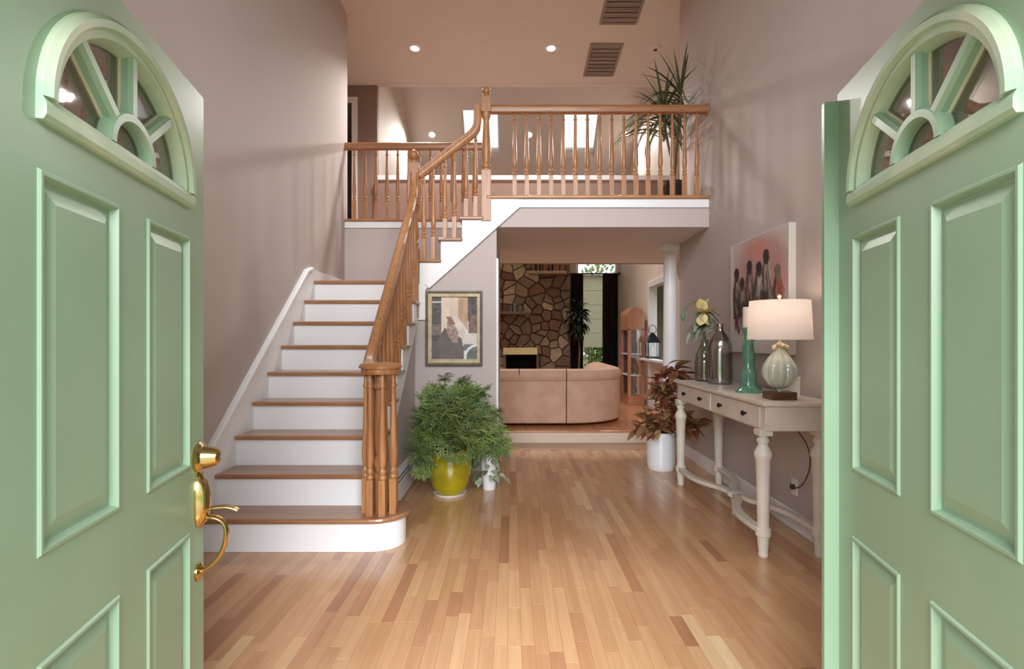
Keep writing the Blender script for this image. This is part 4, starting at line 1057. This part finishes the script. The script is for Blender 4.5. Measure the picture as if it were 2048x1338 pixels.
# variegated trailing plant behind it
VXp, VYp = -0.19, 4.50
V = thing('trailing_plant', (VXp, VYp, 0), 'small variegated trailing plant in a slim white pot beside the bushy plant', 'plant')
pot('pot', V, VXp, VYp, 0, [(0.05, 0), (0.055, 0.01), (0.068, 0.2), (0.072, 0.3), (0.066, 0.302)], 'white_pot', 0.058, 0.28, 24)
lvv = leaf_mesh('leaf', 'leaf_var', 0.085, 0.055, droop=0.4)
for k in range(46):
    a = rp.uniform(0, 2 * PI); z_ = rp.uniform(.10, .40); r_ = 0.05 + .09 * rp.random()
    p = (VXp + r_ * math.cos(a) - .02, VYp + r_ * math.sin(a) * .8 - .04, z_)
    mt_ = dirmat((math.cos(a), math.sin(a) - .4, rp.uniform(-1.0, .2)), rp.uniform(-.5, .5)); q_ = rp.uniform(.6, 1.1)
    cs_ = [Vector(p) + (mt_ @ (v_.co * q_)) for v_ in lvv.vertices]
    off_ = max(0.0, max(.19 - math.hypot(c.x - GX, c.y - GY) for c in cs_))     # clear of the olive pot
    inst(lvv, 'leaf', V, (p[0] + off_, p[1], p[2]), mat4=mt_, scale=q_)
for k in range(7):
    a = 2 * PI * k / 7
    MB().tube(bez((VXp, VYp, .28), (VXp + .04 * math.cos(a), VYp + .04 * math.sin(a), .42), (VXp + .13 * math.cos(a), VYp + .1 * math.sin(a), .38), (VXp + .13 * math.cos(a), VYp + .1 * math.sin(a), .16), 6), 0.003, 5).build('stem', 'stem', V, smooth=True)

# russet leaves in the white cylinder pot
PX_, PY_ = 1.435, 5.20
Pn = thing('russet_plant', (PX_, PY_, 0), 'russet leaved plant in a white cylinder pot beside the console table', 'plant')
pot('pot', Pn, PX_, PY_, 0, [(0.122, 0.0), (0.128, 0.008), (0.135, 0.06), (0.138, 0.30), (0.138, 0.355), (0.134, 0.36)], 'white_pot', 0.122, 0.335)
lr = leaf_mesh('leaf', 'leaf_red', 0.15, 0.075, fold=0.35, droop=0.3)
lgd = leaf_mesh('leaf', 'leaf_gold', 0.06, 0.03, fold=0.3, droop=0.2)
cl = [((1.52, 5.14, 0.95), .15), ((1.62, 5.18, 0.88), .12), ((1.45, 5.16, 0.82), .13), ((1.44, 5.14, 0.68), .14), ((1.50, 5.14, 0.58), .15), ((1.32, 5.12, 0.50), .14),
      ((1.40, 5.08, 0.44), .14), ((1.28, 5.16, 0.42), .11), ((1.62, 5.08, 0.46), .14), ((1.70, 5.10, 0.42), .10), ((1.56, 5.16, 0.48), .13), ((1.42, 5.16, 0.75), .11)]
for (c, r_) in cl:
    c = Vector(c)
    MB().tube(bez((PX_, PY_, .335), (PX_ + (c.x - PX_) * .2, PY_, .5 if c.z > .5 else .45), (c.x, c.y + .02, c.z - .12), tuple(c), 8), 0.005, 6).build('stem', 'bark', Pn, smooth=True)
    for k in range(22):
        a = rp.uniform(0, 2 * PI); d = Vector((math.cos(a), math.sin(a) * .8 - .35, rp.uniform(-.6, .95)))
        p = c + d.normalized() * r_ * .12 + Vector((rp.uniform(-.05, .05), rp.uniform(-.04, .04), rp.uniform(-.07, .05)))
        if p.x + d.normalized().x * .16 > XR - .02: d.x = -abs(d.x)
        inst(lr, 'leaf', Pn, p, mat4=dirmat(d, rp.uniform(-.7, .7)), scale=rp.uniform(.7, 1.15))
    for k in range(5):
        a = rp.uniform(0, 2 * PI); d = Vector((math.cos(a) * .8, -.6, rp.uniform(-.2, 1)))
        if c.x > 1.64: d.x = -abs(d.x)
        inst(lgd, 'bract', Pn, c + Vector((0, -.03, .0)), mat4=dirmat(d, rp.uniform(-.7, .7)), scale=rp.uniform(.7, 1.2))

# dragon plant on the balcony
DX, DY = 1.66, 5.52
D_ = thing('dragon_plant', (DX, DY, ZU), 'spiky dragon plant in a dark planter on the balcony', 'plant')
pl_ = MB().lathe([(0, 0), (0.100, 0), (0.118, 0.20), (0.122, 0.205), (0.122, 0.245), (0.106, 0.245), (0.100, 0.22)], (DX, DY, ZU), 20).build('planter', 'dark_pot', D_, smooth=True)
MB().lathe([(0.108, 0.07), (0.112, 0.075), (0.112, 0.095), (0.110, 0.10)], (DX, DY, ZU), 20).build('hoop', 'black', pl_)
MB().lathe([(0, 0.225), (0.101, 0.22)], (DX, DY, ZU), 18).build('soil', 'soil', D_)
def strap(mat, L_, W_, droop, n=9):
    vs = []; 
    for i in range(n + 1):
        t = i / n; a = droop * t
        w_ = W_ / 2 * min(1, 0.55 + 1.6 * t) * (1 - t ** 3) + 0.0008
        y = L_ * (math.sin(a) / droop if droop > .01 else t); z = -L_ * ((1 - math.cos(a)) / droop if droop > .01 else 0)
        vs += [(-w_, y, z + .25 * w_), (0, y, z), (w_, y, z + .25 * w_)]
    fs = []
    for i in range(n):
        b = i * 3; fs += [(b, b + 1, b + 4, b + 3), (b + 1, b + 2, b + 5, b + 4)]
    me = MB().add(vs, fs).mesh('leaf', M[mat]); me.shade_smooth(); return me
st_ = [strap('leaf_drac', 0.56, 0.030, x_) for x_ in (0.25, 0.7, 1.3, 2.0)]
sdp = [strap('leaf_drac2', 0.62, 0.038, x_) for x_ in (2.2, 2.6)]
for hx, hy, hz in ((1.705, 5.46, 3.76), (1.55, 5.52, 3.60)):
    MB().tube(bez((DX, DY, ZU + .2), (DX, DY, ZU + .5), (hx, hy, hz - .3), (hx, hy, hz), 8), 0.013, 8).build('cane', 'bark', D_, smooth=True)
    for k in range(30):
        a = k * 2.39996; e = 1.35 - 1.5 * k / 30
        dmp = strap_i = min(3, int(k / 8))
        d = Vector((math.cos(a) * math.cos(e), math.sin(a) * math.cos(e) * .8, math.sin(e)))
        sc_ = rp.uniform(.7, 1.0)
        if hx + d.x * .46 * sc_ > XR - .02: sc_ = max(.3, min(sc_, (XR - .03 - hx) / (d.x * .46)))
        if hy + d.y * .5 < DR + .10 and d.z < .5: d.y *= .3
        inst(st_[strap_i], 'leaf', D_, (hx, hy, hz - .004 * k), mat4=dirmat(d), scale=sc_)
    for k in range(24):
        a = k * 2.4; d = Vector((math.cos(a) * .6, math.sin(a) * .45, .5))
        sc_ = rp.uniform(.9, 1.25)
        if hx + d.x * .45 > XR - .04: d.x *= .25
        d.y = abs(d.y) * .5
        inst(sdp[k % 2], 'leaf', D_, (hx, hy, hz - .06 - .012 * k), mat4=dirmat(d), scale=sc_)

for o in [c for c in D_.children if c.name.startswith('leaf')]:
    for _ in range(25):
        mw = Matrix.Translation(D_.location) @ o.matrix_basis
        cs_ = [mw @ v_.co for v_ in o.data.vertices]
        if max(c.x for c in cs_) < XR - .012 and (min(c.y for c in cs_) > DR + .085 or min(c.z for c in cs_) > 3.52): break
        o.scale = o.scale * .93; o.rotation_euler.z += .10

# =================================================================== living room
# stone chimney breast
FY = 10.9; fx0, fx1 = -1.15, 1.17
FP = thing('stone_fireplace', (0.1, FY, ZLV), 'fieldstone chimney breast with dark firebox and brass hood', 'fireplace')
ox0, ox1, oz0, oz1 = -0.12, 0.49, ZLV, 0.93
ztop = sz(FY + .3) - .01
MB().slab((fx0, fx1), (ZLV, ztop), [(ox0, ox1, oz0, oz1)], XZ, FY, LYB).build('core', 'mortar', FP)
MB().box(ox0 - .01, ox1 + .01, FY + .42, FY + .46, oz0, oz1 + .02).box(ox0 - .02, ox0 + .01, FY + .02, FY + .44, oz0, oz1).box(ox1 - .01, ox1 + .02, FY + .02, FY + .44, oz0, oz1).box(ox0, ox1, FY + .02, FY + .44, oz1 - .01, oz1 + .02).build('firebox', 'soot', FP)
rs = random.Random(8)
seeds = []
sxn, szn = 12, 22
for i in range(sxn):
    for j in range(szn):
        seeds.append((fx0 + (i + .5 + rs.uniform(-.47, .47)) * (fx1 - fx0) / sxn, ZLV + (j + .5 + rs.uniform(-.47, .47)) * (ztop - ZLV) / szn))
rs.shuffle(seeds); drop = int(len(seeds) * .18); seeds = seeds[drop:]
def clip(poly, nx, nz, c):
    out = []
    for i in range(len(poly)):
        a, b = poly[i], poly[(i + 1) % len(poly)]
        da, db = a[0] * nx + a[1] * nz - c, b[0] * nx + b[1] * nz - c
        if da <= 0: out.append(a)
        if da * db < 0:
            t = da / (da - db); out.append((a[0] + (b[0] - a[0]) * t, a[1] + (b[1] - a[1]) * t))
    return out
for s_ in seeds:
    poly = [(fx0, ZLV), (fx1, ZLV), (fx1, ztop - .02), (fx0, ztop - .02)]
    for q in seeds:
        if q is s_ or abs(q[0] - s_[0]) > .9 or abs(q[1] - s_[1]) > .9: continue
        nx, nz = q[0] - s_[0], q[1] - s_[1]; L_ = math.hypot(nx, nz)
        nx /= L_; nz /= L_
        poly = clip(poly, nx, nz, nx * (s_[0] + q[0]) / 2 + nz * (s_[1] + q[1]) / 2 - .007)
        if len(poly) < 3: break
    if len(poly) < 3: continue
    px_ = sum(p[0] for p in poly) / len(poly); pz_ = sum(p[1] for p in poly) / len(poly)
    if any(ox0 - .01 < p[0] < ox1 + .01 and p[1] < oz1 + .01 for p in poly) or (ox0 < px_ < ox1 and pz_ < oz1):
        if pz_ > oz1: poly = clip(poly, 0, -1, -(oz1 + .01))
        elif px_ < ox0: poly = clip(poly, 1, 0, ox0 - .01)
        elif px_ > ox1: poly = clip(poly, -1, 0, -(ox1 + .01))
        else: continue
    if len(poly) < 3: continue
    px_ = sum(p[0] for p in poly) / len(poly); pz_ = sum(p[1] for p in poly) / len(poly)
    n = len(poly); d1 = rs.uniform(.03, .06)
    m = MB(); vs = []
    for k, dd in ((1.0, .01), (1.0, -d1 * .6), (.86, -d1)):
        vs += [((p[0] - px_) * k, dd, (p[1] - pz_) * k) for p in poly]
    m.add(vs, [(i * n + k, i * n + (k + 1) % n, (i + 1) * n + (k + 1) % n, (i + 1) * n + k) for i in range(2) for k in range(n)] + [tuple(range(2 * n, 3 * n))])
    inst(m.mesh('stone', M['stone']), 'stone', FP, (px_, FY, pz_))
MB().box(ox0 - .06, ox1 + .02, FY - .10, FY - .005, oz1, oz1 + .14).build('brass_hood', plain('pale_brass_hood', (226, 208, 150), 0.35, 0.5), FP, bevel=0.006)
for x_ in (ox0 - .05, ox1): MB().box(x_, x_ + .05, FY - .085, FY - .005, ZLV, oz1).build('jamb', 'stone', FP, bevel=0.006)
MB().box(-0.30, 0.36, FY - .24, FY - .0, 1.735, 1.79).build('stone_shelf', 'stone', FP, bevel=0.008)
MB().box(0.32, 1.08, FY - .22, FY - .0, 2.54, 2.60).build('stone_shelf', 'stone', FP, bevel=0.008)
for k, (x_, w_, h_) in enumerate(((0.42, .07, .15), (0.52, .05, .20), (0.585, .04, .22), (0.66, .09, .14), (0.77, .04, .23), (0.88, .13, .19), (1.0, .10, .17))):
    b = thing('shelf_book', (x_, FY - .13, 2.60), ['book standing in the row on the upper stone shelf', 'book standing in the row on the upper stone shelf'][k % 2], 'book', 'books on the upper stone shelf')
    MB().box(x_ - w_ / 2 + .004, x_ + w_ / 2 - .004, FY - .18, FY - .07, 2.606, 2.60 + h_ - .006).build('pages', 'candle', b)
    MB().box(x_ - w_ / 2, x_ - w_ / 2 + .006, FY - .19, FY - .06, 2.60, 2.60 + h_).box(x_ + w_ / 2 - .006, x_ + w_ / 2, FY - .19, FY - .06, 2.60, 2.60 + h_).box(x_ - w_ / 2, x_ + w_ / 2, FY - .19, FY - .182, 2.60, 2.60 + h_).build('cover', 'books', b)
for k, (x_, r_, h_) in enumerate(((-0.02, .03, .11), (0.06, .045, .16), (0.16, .03, .13))):
    g = thing('drinking_glass', (x_, FY - .14, 1.79), 'glass vessel on the lower stone shelf', 'glass', 'glassware on the lower stone shelf')
    MB().lathe([(0, 0), (r_ * .7, 0), (r_ * .9, .01), (r_, h_), (r_ - .004, h_), (r_ * .8, .014), (0, .014)], (x_, FY - .14, 1.79), 16).build('bowl', 'vase_glass2', g, smooth=True)
    MB().lathe([(0, .002), (r_ * .72, .0), (r_ * .74, .012), (0, .013)], (x_, FY - .14, 1.79), 16).build('foot', 'gourd', g, smooth=True)

# curtains, rod and shade
cy_ = LYB - .10
rod = thing('curtain_rod', (1.75, cy_, 2.62), 'dark curtain rod across the living room window', 'curtain rod')
MB().lathe([(0.014, 0), (0.014, 1.06)], (1.22, cy_, 2.62), 12, 'x').build('pole', 'black', rod, smooth=True)
for x_ in (1.21, 2.285): MB().lathe([(0, -.03), (.022, -.02), (.026, 0), (.022, .02), (0, .03)], (x_ + (.0 if x_ < 2 else -.02), cy_, 2.62), 12, 'x').build('finial', 'black', rod, smooth=True)
for x_ in (1.30, 2.2): MB().box(x_ - .01, x_ + .01, cy_, LYB + .001, 2.60, 2.63).build('bracket', 'black', rod)
def curtain(x0, x1, label):
    t = thing('curtain', ((x0 + x1) / 2, cy_, ZLV), label, 'curtain', 'dark curtains')
    m = MB(); n = 60; vs = []
    for j in range(9):
        z = ZLV + .01 + (2.60 - ZLV) * j / 8
        for i in range(n + 1):
            u = i / n; x_ = x0 + (x1 - x0) * u
            vs.append((x_, cy_ + .035 * math.sin(u * 2 * PI * 6 + .3 * math.sin(j * .5)) * (1 - .3 * j / 8), z))
    m.add(vs, [(j * (n + 1) + i, j * (n + 1) + i + 1, (j + 1) * (n + 1) + i + 1, (j + 1) * (n + 1) + i) for j in range(8) for i in range(n)])
    o = m.build('drape', 'curtain', t, smooth=True)
    so = o.modifiers.new('thick', 'SOLIDIFY'); so.thickness = .004
    for i in range(6):
        x_ = x0 + (x1 - x0) * (i + .5) / 6
        MB().lathe([(0.017, -.004), (.021, -.004), (.021, .004), (.017, .004)], (x_, cy_, 2.6175), 12, 'x').build('ring', 'black', t)
curtain(1.245, 1.50, 'dark brown curtain panel next to the stone chimney')
curtain(1.91, 2.235, 'dark brown curtain panel next to the right living room wall')
RSh = thing('roman_shade', (1.8, LYB - .03, 1.2), 'cream roman shade half lowered in the living room window', 'shade')
for k in range(5):
    z1_ = 2.58 - k * .30
    pr_ = [(LYB - .022, z1_), (LYB - .026, z1_ - .15), (LYB - .045, z1_ - .315), (LYB - .036, z1_ - .318), (LYB - .024, z1_ - .296)]
    MB().add([(x_, y_, q_) for y_, q_ in pr_ for x_ in (1.38, 2.24)], [(2 * i, 2 * i + 1, 2 * i + 3, 2 * i + 2) for i in range(4)]).build('fold', 'roman', RSh, smooth=True)
MB().box(1.38, 2.24, LYB - .04, LYB - .02, 2.56, 2.60).build('headrail', 'white', RSh)
# garden beyond the window
lh = leaf_mesh('leaf', 'leaf', 0.16, 0.07, droop=.2)
for k, (x_, y_, r_, h_) in enumerate(((1.9, 13.2, .75, 1.15), (3.9, 14.2, .9, 1.3), (2.8, 19.0, 1.8, 4.6))):
    t = thing('garden_shrub' if k < 2 else 'garden_tree', (x_, y_, -.3), ['rounded green shrub close outside the living room window', 'broad green shrub right of the window outside', 'tall tree behind the garden shrubs'][k], 'shrub' if k < 2 else 'tree')
    MB().tube([(x_, y_, -.3), (x_, y_, h_ * .6)], .05, 8).build('trunk', 'bark', t, smooth=True)
    m = MB()
    for i in range(900):
        a = rp.uniform(0, 2 * PI); e = rp.uniform(-1.2, 1.5); kk = rp.random() ** .4
        d = Vector((math.cos(a) * math.cos(e), math.sin(a) * math.cos(e), math.sin(e)))
        c = Vector((x_, y_, h_ * .55)) + Vector((d.x * r_, d.y * r_, d.z * h_ * .5)) * kk
        mt = dirmat(d + Vector((rp.uniform(-.8, .8), rp.uniform(-.8, .8), rp.uniform(-.8, .8))), rp.uniform(-1, 1))
        w_ = .05; q = [(-w_, .06, .01), (0, 0, 0), (w_, .06, .01), (0, .17, -.02)]
        m.add([c + (mt @ Vector(p)) for p in q], [(0, 1, 2, 3)])
    m.build('foliage', plain('garden_leaf', (150, 182, 104), .6, c2=(96, 134, 66), vscale=8), t, kind='stuff')

# sofa: curved sectional seen from behind
SO = thing('sectional_sofa', (0.5, 7.2, ZLV), 'tan velour curved sectional sofa seen from behind', 'sofa')
def sofa_path(x_from, seg_to):
    pass
def off_path(off):
    """centre line of the sofa back, offset inwards by off"""
    P_ = []
    xs = -1.35
    while xs < .72: P_.append((xs, 6.90 + off)); xs += .12
    R0 = .72 - off
    for i in range(0, 17):
        a = -PI / 2 + PI / 2 * i / 16; P_.append((.72 + R0 * math.cos(a), 7.62 + R0 * math.sin(a)))
    yy = 7.75
    while yy < 8.95: P_.append((.72 + R0, yy)); yy += .12
    return P_
base = off_path(0)
def cutp(P_, c0, c1): return [p for k, p in enumerate(P_) if c0 <= k <= c1]
nP = len(base); js = min(range(nP), key=lambda i: abs(base[i][0] - .665) + abs(base[i][1] - 6.9))
je = next(i for i in range(nP) if base[i][1] > 7.7)
def sweep_sofa(i0, i1, prof, name, mat, trim=0.006):
    pts = [Vector((base[k][0], base[k][1], 0)) for k in range(i0, i1 + 1)]
    d0 = (pts[1] - pts[0]).normalized() * trim; d1 = (pts[-2] - pts[-1]).normalized() * trim
    pts[0] = pts[0] + d0; pts[-1] = pts[-1] + d1
    return MB().sweep([tuple(p) for p in pts], prof).build(name, mat, SO, smooth=True)
# profile: a>0 = outside (towards the entrance), b = height above floor zero
z0 = ZLV
back = [(.045, z0 + .035), (.06, z0 + .05), (.065, z0 + .30), (.062, .74), (.04, .80), (-.16, .80), (-.20, z0 + .40), (-.20, z0 + .035)]
roll = [(.068, .715), (.086, .745), (.088, .80), (.06, .845), (.0, .865), (-.09, .862), (-.18, .835), (-.25, .78), (-.27, .70), (-.25, .62), (-.19, .58), (-.15, .74), (.0, .77)]
seat = [(-.19, z0 + .04), (-.19, .52), (-.24, .56), (-.60, .57), (-.86, .555), (-.90, .51), (-.89, z0 + .04)]
halves = [(0, js // 2), (js // 2, js), (js, je), (je, nP - 1)]
for k, (a, b) in enumerate([(0, js), (js, je), (je, nP - 1)]):
    sweep_sofa(a, b, back, 'back_panel', 'sofa')
for a, b in [(0, js // 2), (js // 2, js - 5), (js - 5, js), (js, je), (je, nP - 1)]:
    sweep_sofa(a, b, roll, 'back_cushion', 'sofa_roll')
for a, b in [(0, js // 2), (js // 2, js), (je, nP - 1)]:
    sweep_sofa(a, b, seat, 'seat_cushion', 'sofa')
m = MB().prism([(.66, 7.09), (.94, 7.14), (1.16, 7.40), (1.22, 7.72), (.55, 7.74), (.55, 7.09)], 'xy', z0 + .04, .56).build('corner_seat', 'sofa', SO, bevel=.03)
for x_, y_ in ((-1.4, 6.95), (.2, 6.95), (1.35, 8.7), (1.2, 7.3)): MB().lathe([(.025, 0), (.03, .06)], (x_, y_, z0), 10).build('foot', 'black', SO)
hl = MB().box(-1.6, -.0, 6.828, 6.836, .7, .705)

# arched display cabinet
KX0, KX1, KY0, KY1 = 1.955, 2.235, 9.10, 9.75
K = thing('display_cabinet', (2.09, 9.4, ZLV), 'arched honey wood display cabinet with glass panels', 'cabinet')
ktop = 1.78; kr = (KX1 - KX0) / 2
def archpoly(x0, x1, ztp, z0_, n=12):
    r_ = (x1 - x0) / 2; cx_ = (x0 + x1) / 2
    return [(x0, z0_)] + [(x1, z0_)] + [(cx_ + r_ * math.cos(PI * i / n), ztp - r_ + r_ * math.sin(PI * i / n)) for i in range(n + 1)]
outer = archpoly(KX0, KX1, ktop, ZLV); 
MB().prism(archpoly(KX0, KX1, ktop, 1.40), 'xz', KY0, KY1).build('arched_top', 'cabinet', K, smooth=True)
MB().box(KX0, KX1, KY0, KY1, ZLV, ZLV + .14).build('plinth', 'cabinet', K, bevel=.004)
for x_ in (KX0, KX1 - .05):
    for y_ in (KY0, KY1 - .05): MB().box(x_, x_ + .05, y_, y_ + .05, ZLV + .14, 1.41).build('post', 'cabinet', K)
MB().box(KX0 + .05, KX1 - .05, KY1 - .02, KY1, ZLV + .14, 1.41).build('back_panel', 'walnut', K)
for z_ in (.62, .98): MB().box(KX0 + .01, KX1 - .01, KY0 + .012, KY1 - .02, z_, z_ + .018).build('shelf', 'white', K)
MB().box(KX0 + .05, KX1 - .05, KY0 + .004, KY0 + .009, ZLV + .14, 1.40).build('glass_panel', 'glass', K)
for k, (x_, y_, z_, r_, h_) in enumerate(((2.05, 9.3, .998, .05, .2), (2.14, 9.42, .998, .04, .28), (2.06, 9.35, .638, .06, .16), (2.15, 9.3, .638, .035, .22), (2.09, 9.3, .28, .07, .2))):
    t = thing('ornament_jar', (x_, y_, z_), ['dark slender jar inside the display cabinet', 'round dark jar inside the display cabinet'][k % 2], 'jar', 'jars in the display cabinet')
    MB().lathe([(0, 0), (r_ * .6, 0), (r_, h_ * .35), (r_ * .9, h_ * .6), (r_ * .4, h_ * .8), (r_ * .45, h_ * .9)], (x_, y_, z_), 14).build('body', 'dark_brass' if k % 2 else 'black', t, smooth=True)
    MB().lathe([(r_ * .47, h_ * .9), (r_ * .3, h_ * .96), (0, h_)], (x_, y_, z_), 14).build('lid', 'brass', t, smooth=True)

# lantern on the pass-through sill
NXx, NYy, nz = 2.29, 8.80, .93
N_ = thing('lantern', (NXx, NYy, nz), 'black lantern with a white candle on the white sill', 'lantern')
MB().box(NXx - .10, NXx + .10, NYy - .10, NYy + .10, nz, nz + .03).build('base', 'black', N_, bevel=.004)
for a in (-1, 1):
    for b in (-1, 1): MB().box(NXx + a * .09 - .007, NXx + a * .09 + .007, NYy + b * .09 - .007, NYy + b * .09 + .007, nz + .03, nz + .255).build('post', 'black', N_)
MB().add([(NXx + a * .112, NYy + b * .112, nz + .255) for a, b in ((-1, -1), (1, -1), (1, 1), (-1, 1))] + [(NXx + a * .03, NYy + b * .03, nz + .40) for a, b in ((-1, -1), (1, -1), (1, 1), (-1, 1))], [(0, 1, 2, 3), (4, 5, 6, 7)] + [(k, (k + 1) % 4, 4 + (k + 1) % 4, 4 + k) for k in range(4)]).build('roof', 'black', N_)
MB().lathe([(.03, .40), (.035, .41), (.02, .425), (0, .43)], (NXx, NYy, nz), 14).build('cap', 'black', N_, smooth=True)
MB().tube([(NXx - .05, NYy, nz + .41), (NXx - .06, NYy, nz + .46), (NXx - .05, NYy, nz + .52), (NXx, NYy, nz + .545), (NXx + .05, NYy, nz + .52), (NXx + .06, NYy, nz + .46), (NXx + .05, NYy, nz + .41)], .006, 8).build('carry_ring', 'black', N_, smooth=True)
MB().lathe([(.045, .03), (.045, .19), (.04, .195), (0, .19)], (NXx, NYy, nz), 18).build('candle', 'clear_candle', N_, smooth=True)
for ax in ((-.09, 0), (0, -.09), (0, .09), (.09, 0)):
    if ax[0]: MB().box(NXx + ax[0] - .001, NXx + ax[0] + .001, NYy - .083, NYy + .083, nz + .03, nz + .255).build('pane', 'glass', N_)
    else: MB().box(NXx - .083, NXx + .083, NYy + ax[1] - .001, NYy + ax[1] + .001, nz + .03, nz + .255).build('pane', 'glass', N_)

# tall dark houseplant by the chimney
HX, HY = 1.30, 10.62
Hh = thing('tall_houseplant', (HX, HY, ZLV), 'tall dark leafy houseplant before the curtain beside the chimney', 'plant')
pot('pot', Hh, HX, HY, ZLV, [(.13, 0), (.15, .02), (.18, .28), (.185, .32), (.178, .325)], 'dark_pot', .165, .30, 24)
MB().tube([(HX, HY, ZLV + .3), (HX + .03, HY, 1.0), (HX, HY, 1.75)], .018, 8).build('trunk', 'bark', Hh, smooth=True)
ld = leaf_mesh('leaf', 'leaf_dark', .17, .065, droop=.5)
for k in range(260):
    a = rp.uniform(0, 2 * PI); e = rp.uniform(-1.4, 1.4); kk = rp.uniform(.2, 1)
    d = Vector((math.cos(a) * math.cos(e), math.sin(a) * math.cos(e), math.sin(e)))
    p = Vector((HX - .02, HY, 1.62)) + Vector((d.x * .22, d.y * .16, d.z * .42)) * kk
    inst(ld, 'leaf', Hh, p, mat4=dirmat(d + Vector((0, 0, -.5)), rp.uniform(-.6, .6)), scale=rp.uniform(.6, 1.0))
for k in range(9):
    a = k * .7
    MB().tube([(HX, HY, 1.3 + .05 * k), (HX + .16 * math.cos(a), HY + .12 * math.sin(a), 1.45 + .05 * k)], .006, 6).build('branch', 'bark', Hh, smooth=True)
